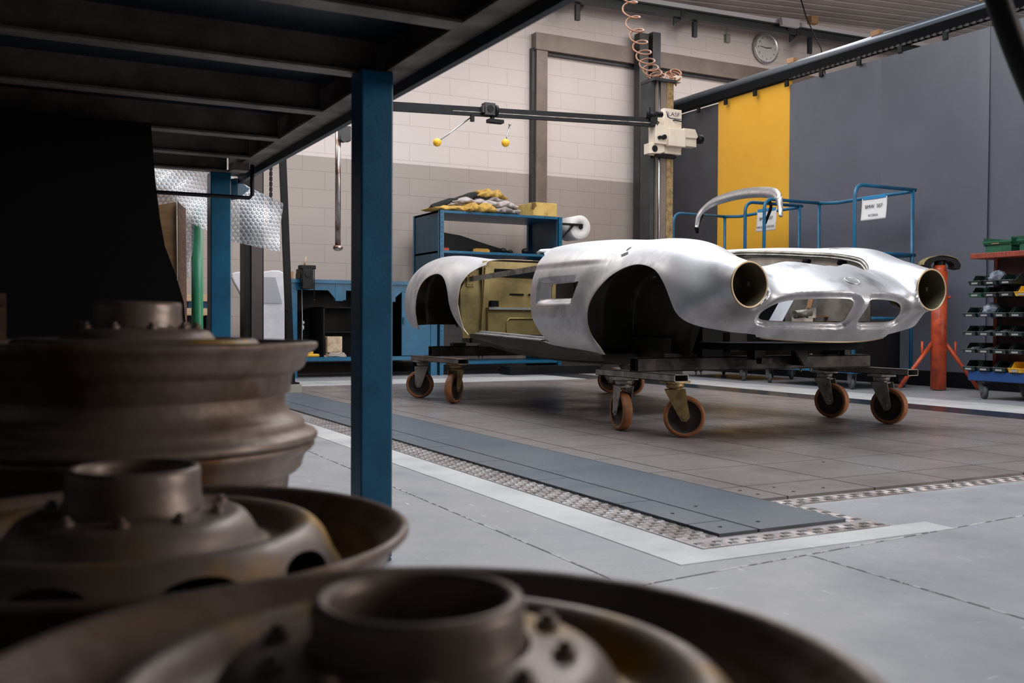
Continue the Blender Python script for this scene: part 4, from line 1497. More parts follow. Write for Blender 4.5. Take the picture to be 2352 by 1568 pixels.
single('tapered_trim_strip', 'long black tapered moulding lying on the upper blue shelf', 'moulding', b, M_BLACK, bevel=0.01)
b = MB()
b.box((4.66, 9.85, 1.322), (4.86, 9.90, 1.352))
for x in (4.69, 4.82):
    b.cyl((x, 9.845, 1.335), (x, 9.85, 1.335), 0.012, 12)
b.box((4.68, 9.845, 1.3525), (4.84, 9.905, 1.360))
b.box((4.66, 9.85, 1.314), (4.86, 9.90, 1.322))
single('brass_hinge', 'small brass fitting in front of the black moulding', 'fitting', b, mat('brass', lin(190, 150, 80), 0.3, 0.9))
b = MB()
b.box((4.225, 9.76, 1.314), (4.33, 9.86, 1.345))
single('red_box', 'small red and white box at the left end of the upper shelf', 'box', b, mat('red_card', lin(168, 64, 44), 0.6))
for (x, r, l) in ((5.02, 0.04, 'round dark knob lying right of the black moulding'), (5.11, 0.03, 'smaller dark knob lying on the blue shelf'), (5.30, 0.045, 'dark lump at the right end of the upper shelf')):
    b = MB()
    b.blob((x, 9.84, 1.313+r*0.8), (r, r*0.9, r*0.8), nu=16, nv=10)
    single('dark_fitting', l, 'fitting', b, M_BLACK)
# paper roll on its bracket
t = thing('paper_roll', 'white paper roll on a black bracket beside the shelving unit', 'paper roll', (5.97, 9.85, 1.50))
b = MB()
M = Matrix.Translation((5.965, 9.75, 1.642)) @ Matrix.Rotation(-PI/2, 4, 'X')
b.lathe([(0.022, 0.0), (0.132, 0.0), (0.138, 0.006), (0.138, 0.30), (0.022, 0.30)], 48, M, closed=True)
part('roll', b, M_PAPER, t)
b = MB()
b.box((5.69, 9.725, 1.655), (5.985, 9.745, 1.680))
b.bar((5.70, 9.735, 1.50), (5.86, 9.735, 1.66), 0.018, 0.02, up=(0, 1, 0))
b.box((5.69, 9.72, 1.48), (5.70, 9.75, 1.70))
b.cyl((5.965, 9.725, 1.642), (5.965, 10.08, 1.642), 0.020, 16)
part('bracket', b, M_BLACK, t)

# ------------------------------------------------------------------ blue workbench left of the shelving
t = thing('workbench', 'blue steel workbench with vise against the back wall', 'workbench', (3.4, 10.1, ZF))
b = MB()
b.box((2.56, 9.68, 0.935), (4.19, 10.45, 0.962))
b.box((2.56, 9.69, 0.962), (4.19, 10.44, 0.970))
part('worktop', b, [M_BLUE], t)
for x in (2.60, 3.06, 3.62, 4.10):
    b = MB()
    b.box((x, 9.70, ZF), (x+0.07, 9.77, 0.935))
    if x in (3.06, 3.62):
        b.v, b.f, b.s = [], [], []
        b.box((x, 9.70, 0.76), (x+0.08, 9.77, 0.935))
    part('leg', b, M_BLUE, t)
b = MB()
b.box((2.60, 9.705, 0.865), (4.17, 9.725, 0.935))
part('apron', b, M_BLUE, t)
b = MB()
b.prism([(2.98, 0.87), (3.17, 0.87), (3.17, 0.77), (3.07, 0.77)], lambda u_, v_, w: (u_, w, v_), 9.704, 9.712)
part('gusset', b, M_BLUE, t)
b = MB()
b.prism([(3.62, 0.87), (3.78, 0.87), (3.66, 0.77), (3.62, 0.77)], lambda u_, v_, w: (u_, w, v_), 9.704, 9.712)
part('gusset', b, M_BLUE, t)
b = MB()
b.box((2.60, 9.70, 0.155), (4.19, 9.74, 0.195))
b.box((2.60, 9.74, 0.165), (4.19, 10.40, 0.180))
part('lower_shelf', b, M_BLUE, t)
b = MB()
b.box((2.98, 9.85, 0.181), (2.995, 10.35, 0.70))
b.box((2.98, 9.85, 0.69), (3.55, 10.35, 0.70))
b.box((2.995, 9.86, 0.44), (3.55, 10.35, 0.45))
b.box((2.62, 10.36, 0.18), (4.17, 10.38, 0.93))
part('compartment', b, M_BLACK, t)
b = MB()
b.box((3.775, 9.71, 0.20), (4.155, 9.728, 0.865))
dr = part('door', b, M_BLUE, t, bevel=0.003)
b = MB()
b.box((3.785, 9.695, 0.53), (3.80, 9.71, 0.60))
part('handle', b, M_BLUE_D, dr)
t = thing('bench_vise', 'dark iron bench vise on the front edge of the blue workbench', 'vise', (2.75, 9.72, 0.97))
b = MB()
b.box((2.70, 9.60, 1.03), (2.80, 9.86, 1.075))
b.box((2.675, 9.60, 1.065), (2.83, 9.64, 1.105))
b.box((2.675, 9.655, 1.065), (2.83, 9.70, 1.105))
b.box((2.69, 9.62, 0.97), (2.80, 9.84, 1.03))
part('body', b, M_BLACK, t, bevel=0.006)
b = MB()
b.cyl((2.745, 9.58, 1.01), (2.745, 9.62, 1.01), 0.03, 20)
b.box((2.69, 9.585, 0.87), (2.80, 9.667, 1.06))
part('jaw', b, M_BLACK, t, bevel=0.006)
b = MB()
b.cyl((2.805, 9.575, 0.76), (2.805, 9.575, 1.06), 0.006, 10)
b.blob((2.805, 9.575, 0.76), (0.011, 0.011, 0.011), nu=10, nv=8)
part('handle', b, M_BLACK, t)
b = MB()
b.cyl((2.722, 9.63, 1.105), (2.738, 9.63, 1.185), 0.010, 10, 0.005)
single('wooden_tool', 'small wooden handle standing in the vise', 'tool', b, M_WOOD)
b = MB()
b.box((2.625, 9.95, 0.97), (2.70, 10.05, 1.055))
single('small_carton', 'small brown carton on the workbench behind the vise', 'carton', b, M_CARDBOARD)
b = MB()
b.box((2.98, 9.80, 0.181), (2.995, 9.84, 0.21))
b.box((3.005, 9.80, 0.235), (3.165, 9.95, 0.400))
b.box((3.005, 9.82, 0.181), (3.03, 9.95, 0.235))
b.box((3.14, 9.82, 0.181), (3.165, 9.95, 0.235))
single('canister', 'dirty cream square canister on the lower shelf of the workbench', 'canister', b, mat('dirty_cream', lin(200, 180, 155), 0.7, 0.0, lin(160, 130, 100), 14), bevel=0.015)
b = MB()
for k in range(3):
    b.tube([(3.10+(0.095-0.01*k)*math.cos(a), 9.775+0.02*math.sin(a)*0+0.03*math.sin(a), 0.203+0.012*k+0.006*math.sin(2*a)) for a in [2*PI*i/28 for i in range(28)]], 0.006, 8, closed=True)
single('coiled_cable', 'pale cable coiled in front of the canister', 'cable', b, mat('pale_cable', lin(180, 172, 160), 0.5))
b = MB()
b.box((2.79, 9.78, 0.196), (2.92, 9.86, 0.225))
b.cyl((2.80, 9.80, 0.225), (2.86, 9.80, 0.240), 0.015, 12)
single('yellow_tool', 'small yellow power tool on the lower shelf of the workbench', 'tool', b, M_YELLOW, bevel=0.008)
b = MB()
b.tube([(2.80, 10.0, 0.93), (2.80, 10.0, 0.80), (2.805, 10.0, 0.6), (2.80, 10.0, 0.18)], 0.004, 8)
b.blob((2.812, 9.995, 0.54), (0.014, 0.014, 0.018), nu=12, nv=8)
b.blob((2.812, 9.995, 0.49), (0.011, 0.011, 0.024), nu=12, nv=8)
single('pull_string', 'white cord hanging under the workbench', 'cord', b, M_WHITE_PLASTIC)
b = MB()
b.box((3.615, 9.75, 0.205), (3.655, 9.80, 0.72))
single('white_tube', 'pale upright profile under the workbench beside the blue door', 'profile', b, M_WHITE_PLASTIC)
b = MB()                                   # low dark ramp on the floor under the shelving
b.prism([(4.9, 0.0), (6.22, 0.0), (6.20, 0.03), (6.05, 0.09), (4.9, 0.09)], lambda u_, v_, w: (u_, w, ZF+v_), 9.42, 9.66)
single('floor_ramp', 'low black ramp lying on the floor in front of the shelving', 'ramp', b, M_BLACK)

# ------------------------------------------------------------------ second bench with a white primed body panel, seen left of the post
t = thing('long_bench', 'long bench with pale wooden edges behind the bubble wrap', 'bench', (1.1, 9.7, ZF))
for (z0, z1, m_) in ((0.735, 0.80, M_WOOD), (0.865, 0.93, M_WOOD)):
    b = MB()
    b.box((-0.6, 9.60, z0-0.13), (1.86, 10.4, z1-0.13))
    part('shelf_board', b, m_, t)
for x in (-0.5, 0.9, 1.78):
    b = MB()
    b.box((x, 9.62, ZF), (x+0.06, 9.68, 0.735))
    part('leg', b, M_BLACK, t)
b = MB()
b.box((-0.5, 9.70, ZF), (1.84, 9.72, 0.60))
part('back_panel', b, M_BLACK, t)
for k, (x, l) in enumerate(((0.95, 'blue plastic box between the boards of the long bench'), (1.62, 'blue and black box at the right end of the long bench'))):
    b = MB()
    b.box((x, 9.61, 0.671), (x+0.24, 9.85, 0.734))
    single('storage_box', l, 'box', b, [M_BLUE_D])
t = thing('primed_car_shell', 'white primed car door shell standing behind the dark column', 'car panel', (2.2, 9.3, ZF))
b = MB()
out = smooth_poly([(1.945, 0.985), (2.18, 1.005), (2.425, 1.005), (2.43, 0.70), (2.43, 0.30), (2.42, 0.05), (2.16, 0.05), (2.14, 0.35), (2.10, 0.62), (2.02, 0.80)], 4)
b.prism([tuple(p) for p in out], lambda u_, v_, w: (u_, w, v_), 9.26, 9.32)
part('skin', b, mat('white_primer', lin(206, 206, 212), 0.55, 0.0, lin(182, 182, 190), 4), t, bevel=0.012)
b = MB()
b.prism([(2.20, 0.96), (2.34, 0.96), (2.405, 0.72), (2.20, 0.72)], lambda u_, v_, w: (u_, w, v_), 9.252, 9.26)
part('window_recess', b, mat('grey_recess', lin(150, 154, 162), 0.5), t, 'grey recessed window')
b = MB()
b.box((2.10, 9.27, ZF), (2.42, 9.31, 0.06))
part('foot', b, M_BLACK, t)

# ------------------------------------------------------------------ measuring machine: column, slide, long arm with probe heads
mx, my = 5.56, 7.60
t = thing('measuring_column', 'brown measuring machine column with cream slide heads behind the car', 'measuring machine', (mx, my, 0.0))
b = MB()
b.box((mx-0.13, my-0.13, 0.0), (mx+0.13, my+0.13, 0.14))
part('base', b, M_GREY_DARK, t)
b = MB()
p0, p1, p2 = at(1482, 400, my+0.06)[0], at(1508, 400, my-0.05)[0], at(1546, 400, my-0.05)[0]
b.box((p1, my-0.05, 0.14), (p2, my+0.10, 2.775))
part('column', b, M_BROWN_STEEL, t)
b = MB()
b.box((p0, my-0.02, 0.14), (p1, my+0.14, 2.775))
part('guide', b, M_GREY_DARK, t, 'dark guide of the column')
b = MB()
xs_ = at(1531, 400, my-0.056)[0]
b.box((xs_, my-0.056, 0.14), (p2-0.008, my-0.05, 2.775))
part('scale_strip', b, M_ZINC_Y, t, 'yellow brown scale strip')
b = MB()
b.cyl(((p1+0.022), my-0.06, 0.2), ((p1+0.022), my-0.06, 2.77), 0.010, 10)
part('guide_rod', b, M_POLISH, t)
b = MB()
b.box((p0-0.005, my-0.09, 2.775), (p2+0.005, my+0.14, 2.80))
part('top_plate', b, M_GREY_DARK, t)
b = MB()
b.box((at(1548, 200, my)[0], my-0.04, 2.80), (at(1560, 200, my)[0], my+0.06, 2.86))
part('motor_box', b, M_CREAM, t)
def fbox(mbx, x0, y0, x1, y1, Ya, Yb_):
    a, c = at(x0, y1, Ya), at(x1, y0, Ya)
    mbx.box((a[0], Ya, a[2]), (c[0], Yb_, c[2]))
yf = my-0.12
def pf(x, y, Y):
    return tuple(at(x, y, Y))
hd = MB()
fbox(hd, 1525, 253, 1566, 300, yf, my-0.056)
fbox(hd, 1491, 260, 1526, 356, yf+0.05, my-0.056)
part('slide', hd, M_CREAM, t, bevel=0.004)
b = MB()
fbox(b, 1506, 289, 1540, 329, yf-0.05, yf+0.05)
fbox(b, 1537, 298, 1575, 334, yf-0.08, yf+0.02)
part('arm_housing', b, M_CREAM, t, bevel=0.004)
b = MB()
a = at(1573, 293, yf-0.05)
pts = [at(1570, 294, yf-0.05), at(1597, 297, yf-0.05), at(1604, 314, yf-0.05), at(1601, 318, yf-0.05), at(1572, 316, yf-0.05)]
b.prism([(p[0], p[2]) for p in pts], lambda u_, v_, w: (u_, w, v_), yf-0.05, yf+0.06)
fbox(b, 1572, 317, 1600, 335, yf-0.03, yf+0.06)
part('drive_box', b, M_CREAM, t, bevel=0.004)
b = MB()
fbox(b, 1527, 331, 1565, 352, yf, my-0.056)
b.prism([(p[0], p[2]) for p in (at(1491, 328, yf-0.02), at(1527, 330, yf-0.02), at(1527, 349, yf-0.02), at(1518, 352, yf-0.02), at(1491, 352, yf-0.02))], lambda u_, v_, w: (u_, w, v_), yf-0.02, my-0.056)
part('lower_slide', b, M_CREAM, t, bevel=0.004)
b = MB()
k0 = at(1606, 320, yf)
b.cyl((k0[0]-0.03, yf, k0[2]), (k0[0]+0.025, yf, k0[2]), 0.042, 24)
k1, k2 = at(1491, 263, yf-0.03), at(1520, 263, yf-0.03)
b.cyl(tuple(k1), tuple(k2), 0.026, 18)
b.cyl((k1[0]-0.006, k1[1], k1[2]-0.035), (k1[0]-0.006, k1[1], k1[2]+0.06), 0.02, 14)
k3 = at(1504, 341, yf-0.021)
b.cyl((k3[0], yf-0.020, k3[2]), (k3[0], yf-0.026, k3[2]), 0.030, 24)
k4 = at(1524, 315, yf-0.051)
b.cyl((k4[0], yf-0.05, k4[2]), (k4[0], yf-0.075, k4[2]), 0.022, 18)
b.cyl((k4[0]-0.05, yf-0.05, k4[2]-0.008), (k4[0]-0.05, yf-0.075, k4[2]-0.008), 0.016, 18)
b.box((k4[0]-0.05, yf-0.07, k4[2]-0.02), (k4[0], yf-0.06, k4[2]+0.0))
k5 = at(1548, 276, yf-0.01)
b.tube([(k5[0], yf, k5[2]), (k5[0], yf-0.02, k5[2]), (k5[0]+0.08, yf-0.02, k5[2]-0.006)], 0.006, 8)
k6 = at(1512, 281, yf+0.04)
b.tube([(k6[0], yf+0.05, k6[2]-0.02), (k6[0], yf+0.03, k6[2]), (k6[0]-0.04, yf+0.03, k6[2]+0.008)], 0.006, 8)
b.box((p0+0.01, yf+0.02, at(1530, 358, yf)[2]-0.01), (p2, my-0.056, at(1530, 354, yf)[2]))
part('knob', b, M_BLACK, t, 'black knobs, levers and ports')
c0 = at(1548, 263, yf-0.001)
lt = text_mb('LASF', 0.052, lambda u_, v_, w: (c0[0]+u_*1.25, yf-0.0004-w, c0[2]+v_))
lt.prism([(-0.075, -0.030), (-0.045, -0.042), (0.082, -0.042), (0.082, -0.034), (-0.040, -0.033), (-0.062, -0.022), (-0.080, 0.026), (-0.086, 0.020)], lambda u_, v_, w: (c0[0]+u_, yf-w, c0[2]+v_), 0.0004, 0.0012)
part('lettering', lt, M_NAVY, t, 'navy maker lettering with a swoosh')
# arm
A0 = np.array([at(1506, 306, 7.47)[0], 7.47, 2.385])
A1 = np.array([2.50, 8.10, 2.385])
ax_ = (A1-A0)/np.linalg.norm(A1-A0)
b = MB()
b.bar(tuple(A0), tuple(A1), 0.055, 0.052)
b.bar(tuple(A0+np.array([0, -0.02, -0.038])), tuple(A1+np.array([0, -0.02, -0.038])), 0.03, 0.030)
arm = part('arm', b, M_BLACK, t, 'long black horizontal arm')
b = MB()
b.bar(tuple(A0+np.array([0, -0.037, -0.022])-ax_*0.0), tuple(A0+ax_*1.9+np.array([0, -0.037, -0.022])), 0.004, 0.006)
b.bar(tuple(A0+ax_*2.5+np.array([0, -0.037, -0.022])), tuple(A1+np.array([0, -0.037, -0.022])), 0.004, 0.006)
part('scale_strip', b, M_ZINC, arm)
b = MB()
b.bar(tuple(A0), tuple(A0+ax_*0.07), 0.085, 0.095)
part('collar', b, M_BLACK, arm)
def onarm(px):
    lo, hi = 0.0, 3.4
    for _ in range(40):
        m_ = (lo+hi)/2
        P_ = A0+ax_*m_-np.array([0, 0, EYE])
        x = 1176+F_PX*np.dot(P_, RIGHT)/np.dot(P_, FWD)
        if x > px:
            lo = m_
        else:
            hi = m_
    return A0+ax_*lo
hp = onarm(1119)
b = MB()
Mh = Matrix.Translation(tuple(hp+np.array([0, -0.045, 0.0])))
b.box((-0.055, -0.03, -0.048), (0.045, 0.05, 0.060), Mh)
b.box((-0.075, -0.02, -0.03), (-0.055, 0.03, 0.03), Mh)
ph = part('probe_head', b, M_GREY_DARK, arm, bevel=0.004)
b = MB()
b.cyl(tuple(hp+np.array([-0.005, -0.076, 0.006])), tuple(hp+np.array([-0.005, -0.083, 0.006])), 0.030, 20)
b.cyl(tuple(hp+np.array([0.045, -0.045, 0.0])), tuple(hp+np.array([0.070, -0.045, 0.0])), 0.050, 24)
b.box(tuple(hp+np.array([-0.01, -0.07, -0.105])), tuple(hp+np.array([0.13, 0.0, -0.075])))
b.box(tuple(hp+np.array([-0.17, -0.04, -0.11])), tuple(hp+np.array([-0.14, -0.01, -0.05])))
b.cyl(tuple(hp+np.array([0.03, -0.04, -0.105])), tuple(hp+np.array([0.03, -0.04, -0.04])), 0.02, 14)
part('clamp', b, M_BLACK, ph)
for (px1, py1, px2, py2) in ((1086, 266, 1004, 327), (1171, 286, 1161, 328)):
    q1 = onarm(px1)+np.array([0, -0.035, 0])
    q1 = at(px1, py1, q1[1])
    q2 = at(px2, py2, q1[1]-0.05)
    b = MB()
    b.tube([tuple(q1), tuple(q2)], 0.006, 10)
    b.blob(tuple(q1), (0.012, 0.012, 0.012), nu=10, nv=8)
    pb = part('probe', b, M_POLISH, arm)
    b = MB()
    b.blob(tuple(q2), (0.035, 0.035, 0.035), nu=24, nv=16)
    part('probe_ball', b, M_YELLOW, pb, 'yellow safety ball')
# hanging polished probe bar at the end of the arm
q = onarm(774)
b = MB()
zt, zl = at(770, 318, q[1])[2], at(771, 566, q[1])[2]
b.cyl((q[0], q[1]-0.03, zl), (q[0], q[1]-0.03, 2.36), 0.024, 20)
b.blob((q[0], q[1]-0.03, zl-0.012), (0.042, 0.042, 0.028), nu=20, nv=10)
hb = part('hanging_bar', b, mat('rusty_polished_bar', lin(176, 168, 166), 0.3, 0.85, lin(110, 84, 70), 7, ramp=(0.5, 0.62)), arm, 'hanging bright steel bar')
b = MB()
b.box((q[0]-0.01, q[1]-0.07, zt-0.02), (q[0]+0.10, q[1]+0.02, zt+0.10))
b.cyl((q[0]+0.04, q[1]-0.08, zt), (q[0]+0.04, q[1]-0.02, zt), 0.035, 16)
b.box((q[0]+0.01, q[1]-0.02, zt+0.08), (q[0]+0.06, q[1]+0.03, 2.36))
part('clamp', b, M_GREY_DARK, hb)
# spiral hose feeding the machine
pts2 = [(1443, -30, 34), (1445, 4, 34), (1452, 42, 32), (1458, 62, 30), (1466, 88, 26), (1472, 108, 24), (1480, 130, 21), (1487, 146, 18), (1496, 162, 14), (1508, 176, 11), (1522, 184, 9), (1535, 182, 9), (1546, 173, 10), (1553, 165, 12)]
cen = [at(px, py, my+0.02) for px, py, _ in pts2]
den = [d for _, _, d in pts2]
seg = [np.linalg.norm(cen[i+1]-cen[i]) for i in range(len(cen)-1)]
L_ = np.concatenate([[0], np.cumsum(seg)])
ph_ = [0.0]
for i in range(len(seg)):
    pitch = 0.5*(den[i]+den[i+1])*9.3/F_PX
    ph_.append(ph_[-1]+2*PI*seg[i]/pitch)
N_ = 900
path = []
for i in range(N_):
    a = ph_[-1]*i/(N_-1)
    l_ = np.interp(a, ph_, L_)
    c_ = np.array([np.interp(l_, L_, [q_[d] for q_ in cen]) for d in range(3)])
    l2 = min(l_+0.02, L_[-1])
    l1 = max(l_-0.02, 0)
    tg = np.array([np.interp(l2, L_, [q_[d] for q_ in cen])-np.interp(l1, L_, [q_[d] for q_ in cen]) for d in range(3)])
    tg /= np.linalg.norm(tg)
    e1, e2 = RIGHT, 0.72*UP+0.70*FWD
    rr_ = float(np.interp(i/(N_-1), [0, 0.2, 0.4, 0.9, 1.0], [0.072, 0.072, 0.078, 0.082, 0.05]))
    path.append(tuple(c_+(e1*math.cos(a)+e2*math.sin(a))*rr_))
path = [(path[0][0], path[0][1], 4.2)]+path+[tuple(at(1553, 197, my))]
b = MB()
b.tube(path, 0.0075, 7)
single('spiral_hose', 'brown coiled air hose hanging above the cream measuring head', 'hose', b, mat('brown_pu_hose', lin(140, 92, 66), 0.35))
# second, dark measuring column on the left rail strip
c1, c2_, c3, c4 = at(562, 600, 8.4)[0], at(578, 600, 8.4)[0], at(603, 600, 8.4)[0], at(607, 600, 8.4)[0]
t = thing('dark_column', 'dark upright measuring column behind the bubble wrap', 'column', ((c1+c4)/2, 8.45, 0.0))
b = MB()
b.box((c1, 8.42, 0.0), (c2_, 8.58, 3.0))
b.box((c3, 8.42, 0.0), (c4, 8.58, 3.0))
part('flange', b, M_BLACK, t)
b = MB()
b.box((c2_, 8.40, 0.0), (c3, 8.58, 3.0))
part('web', b, mat('brown_black_steel', lin(70, 62, 60), 0.5, 0.2), t)
b = MB()
b.box((c1-0.1, 8.34, 0.0), (c4+0.1, 8.64, 0.05))
part('foot', b, M_BLACK, t)
b = MB()
q = at(622, 420, 8.6)
for k in range(38):
    b.box((q[0]-0.012, 8.59, 1.40+0.045*k), (q[0]+0.012, 8.61, 1.435+0.045*k))
    b.box((q[0]-0.006, 8.595, 1.435+0.045*k), (q[0]+0.006, 8.605, 1.445+0.045*k))
single('drive_chain', 'thin black chain hanging beside the dark column', 'chain', b, M_BLACK)
t = thing('slim_post', 'slim black post standing on a pale foot block beside the workbench', 'post', (2.06, 7.66, 0.0))
b = MB()
lo_, hi_ = at(669, 880, 7.66), at(648, 380, 7.66)
b.bar((lo_[0], 7.66, 0.075), (hi_[0]-0.028, 7.66, 2.6), 0.048, 0.048)
part('post', b, M_BLACK, t)
b = MB()
b.box((lo_[0]-0.09, 7.60, 0.062), (lo_[0]+0.05, 7.72, 0.076))
b.box((lo_[0]-0.05, 7.625, 0.63), (lo_[0]-0.03, 7.64, 0.66))
part('foot_plate', b, M_BLACK, t)
b = MB()
fa_, fb_ = at(640, 905, 7.58)[0], at(693, 905, 7.58)[0]
b.box((fa_, 7.58, 0.0), (fb_, 7.80, 0.062))
part('foot_block', b, mat('pale_foot', lin(172, 166, 152), 0.6), t, 'pale foot block')

# ------------------------------------------------------------------ steelwork, rails and fittings on the back wall
t = thing('steel_portal', 'brown grey steel frame of posts and beam on the white wall', 'frame', (7.0, YW, 0))
b = MB()
px0, px1 = at(1232, 300, YW-0.10)[0], at(1257, 300, YW-0.10)[0]
b.box((px0, YW-0.10, ZF), (px1, YW-0.002, 3.92))
part('post', b, M_BROWN_STEEL, t)
b = MB()
b.box((px0-0.045, YW-0.07, ZF), (px0, YW-0.002, 3.88))
part('rear_flange', b, M_GREY_DARK, t)
b = MB()
zb0, zb1 = at(1300, 122, YW-0.12)[2], at(1300, 84, YW-0.12)[2]
b.box((px0-0.02, YW-0.12, zb0), (12.0, YW-0.002, zb1))
part('beam', b, M_BROWN_STEEL, t)
b = MB()
b.box((px0-0.02, YW-0.06, zb0-0.035), (12.0, YW-0.002, zb0))
part('lower_flange', b, M_GREY_DARK, t)  # dark grey strip along the underside of the beam
b = MB()
b.box((7.02, YW-0.11, ZF), (7.28, YW-0.002, zb0-0.40))
b.v, b.f, b.s = [], [], []
d0, d1 = at(1468, 300, YW-0.25)[0], at(1490, 300, YW-0.25)[0]
d2 = at(1511, 300, YW-0.25)[0]
b.box((d0, YW-0.25, ZF), (d1-0.01, YW-0.13, at(1480, 76, YW-0.25)[2]))
b.box((d1+0.02, YW-0.30, ZF), (d2, YW-0.13, at(1500, 74, YW-0.28)[2]))
b.box((d1-0.01, YW-0.20, ZF), (d1+0.02, YW-0.13, at(1480, 82, YW-0.25)[2]))
single('dark_wall_post', 'dark double steel post in front of the wall behind the measuring column', 'post', b, M_GREY_DARK)
# crane rail along the top of the wall
YT = 10.25
r0, r1 = at(1360, 3, YT), at(1960, 96, YT)
dr_ = (r1-r0)/(r1[0]-r0[0])
ra_, rb_ = r0+dr_*(-3.0), r0+dr_*(6.5)
t = thing('wall_rail', 'dark green grey steel rail with brackets high along the wall', 'rail', (8, YT, 4.4))
b = MB()
b.bar(tuple(ra_), tuple(rb_), 0.09, 0.085)
b.bar(tuple(ra_+np.array([0, 0.0, 0.055])), tuple(rb_+np.array([0, 0.0, 0.055])), 0.14, 0.02)
part('rail', b, mat('dark_green_steel', lin(62, 66, 68), 0.45, 0.3), t)
b = MB()
b.bar(tuple(ra_+np.array([0, -0.05, 0.095])), tuple(rb_+np.array([0, -0.05, 0.095])), 0.03, 0.055)
part('light_strip', b, M_WHITE_PLASTIC, t, 'pale strip on top')
for px in (1330, 1566, 1600, 1830, 1865):
    k = r0+dr_*(at(px, 50, YT)[0]-r0[0])
    b = MB()
    if px in (1566, 1830):
        b.box((k[0]-0.05, YT-0.055, k[2]-0.055), (k[0]+0.01, YT+0.055, k[2]+0.075))
        b.prism([(k[0]-0.12, k[2]-0.05), (k[0]+0.0, k[2]-0.05), (k[0]-0.12, k[2]-0.14)], lambda u_, v_, w: (u_, w, v_), YT, YT+0.02)
    else:
        b.box((k[0]-0.03, YT+0.02, k[2]-0.24), (k[0]+0.03, YT+0.06, k[2]-0.05))
        b.bar((k[0], YT+0.04, k[2]-0.13), (k[0]+0.34, YW-0.02, k[2]+0.16), 0.045, 0.045)
        b.bar((k[0]+0.34, YW-0.06, k[2]+0.16), (k[0], YT, k[2]+0.08), 0.05, 0.05)
    part('bracket', b, M_GREY_DARK, t)
cc = at(1757, 112, YW-0.03)
t = thing('wall_clock', 'round chrome rimmed wall clock high on the white wall', 'clock', tuple(cc))
Mc = Matrix.Translation((cc[0], YW, cc[2])) @ Matrix.Rotation(PI/2, 4, 'X')
b = MB()
b.lathe([(0.0, 0.0), (0.185, 0.0), (0.205, 0.02), (0.212, 0.06), (0.208, 0.075), (0.196, 0.078), (0.188, 0.066), (0.0, 0.064)], 64, Mc)
part('case', b, M_CHROME, t)
b = MB()
b.lathe([(0.0, 0.066), (0.187, 0.066)], 64, Mc)
part('dial', b, mat('clock_dial', lin(208, 206, 204), 0.3), t)
yd = YW-0.068
for k in range(12):
    a = PI/2-2*PI*k/12
    lt = text_mb(str(k or 12), 0.036, lambda u_, v_, w: (cc[0]+0.15*math.cos(a)+u_, yd-w, cc[2]+0.15*math.sin(a)+v_))
    part('numeral', lt, M_INK, t)
for (ang, ln, w_) in ((83, 0.085, 0.011), (276, 0.12, 0.008)):
    a = PI/2-math.radians(ang)
    b = MB()
    b.bar((cc[0]-0.02*math.cos(a), yd-0.004, cc[2]-0.02*math.sin(a)), (cc[0]+ln*math.cos(a), yd-0.004, cc[2]+ln*math.sin(a)), 0.003, w_, up=(0, 0, 1))
    part('hand', b, M_INK, t)
cc = at(1670, 88, YW-0.02)
b = MB()
b.box((cc[0]-0.035, YW-0.05, cc[2]-0.06), (cc[0]+0.035, YW, cc[2]+0.05))
b.tube([(cc[0], YW-0.02, cc[2]+0.05), (cc[0], YW-0.02, cc[2]+0.25)], 0.004, 6)
single('wall_switch', 'small grey switch box hanging on the wall left of the clock', 'switch', b, mat('grey_plastic', lin(150, 144, 138), 0.5), bevel=0.01)
t = thing('floodlight', 'square white floodlight on the rail near the ceiling', 'lamp', tuple(at(1812, 52, 10.1)))
b = MB()
pts = [at(1796, 39, 10.1), at(1839, 45, 10.1), at(1830, 66, 10.1), at(1790, 60, 10.1)]
b.prism([(p[0], p[2]) for p in pts], lambda u_, v_, w: (u_, w+0.5*(v_-pts[0][2]), v_), 10.1, 10.16)
part('housing', b, M_WHITE_PLASTIC, t, bevel=0.006)
b = MB()
k = at(1815, 60, 10.15)
b.bar((k[0], 10.16, k[2]), (k[0]+0.02, YT, k[2]-0.05), 0.04, 0.04)
part('bracket', b, M_GREY_DARK, t)
b = MB()
p, q = at(1828, -40, 9.6), at(1886, 112, 9.6)
b.tube([tuple(p), tuple(at(1852, 40, 9.6)), tuple(at(1862, 62, 9.6)), tuple(q), tuple(at(1900, 200, 9.6))], 0.008, 8)
single('black_cable', 'black cable running down from the ceiling right of the clock', 'cable', b, M_BLACK)
b = MB()
k = at(1872, 45, 9.9)
b.box((k[0]-0.06, 9.9, k[2]-0.05), (k[0]+0.06, 9.98, k[2]+0.05))
single('junction_box', 'small brown junction box by the cable under the ceiling', 'box', b, M_CARDBOARD)
# ------------------------------------------------------------------ curtain wall on the right
def curtain(y0, y1, ztop, m, label, x=XC, seed=0.0, wave=0.010):
    def fn(u, v):
        y, z = y0+(y1-y0)*u, 0.13+(ztop-0.13)*v
        edge = min(u, 1-u)
        k = 0.02*math.exp(-(edge/0.04)**2)
        return (x+wave*hnoise(y*1.3+seed, z*0.35+seed, seed)+0.5*wave*math.sin(y*5+seed)*(0.3+0.7*v)*0.5+k*0.4, y, z)
    b = MB()
    b.grid(fn, 36, 30)
    o = len(b.v)
    b.grid(lambda u, v: (fn(u, v)[0]+0.004, fn(u, v)[1], fn(u, v)[2]), 36, 30)
    return single('hanging_curtain', label, 'curtain', b, m, 'hanging curtains of the bay')
curtain(9.31, 10.66, 3.15, M_DGREY_PVC, 'dark grey curtain panel next to the back wall', x=XC+0.03, seed=1.0)
curtain(8.105, 9.33, 3.16, M_YELLOW_PVC, 'bright yellow curtain panel', x=XC, seed=2.2, wave=0.007)
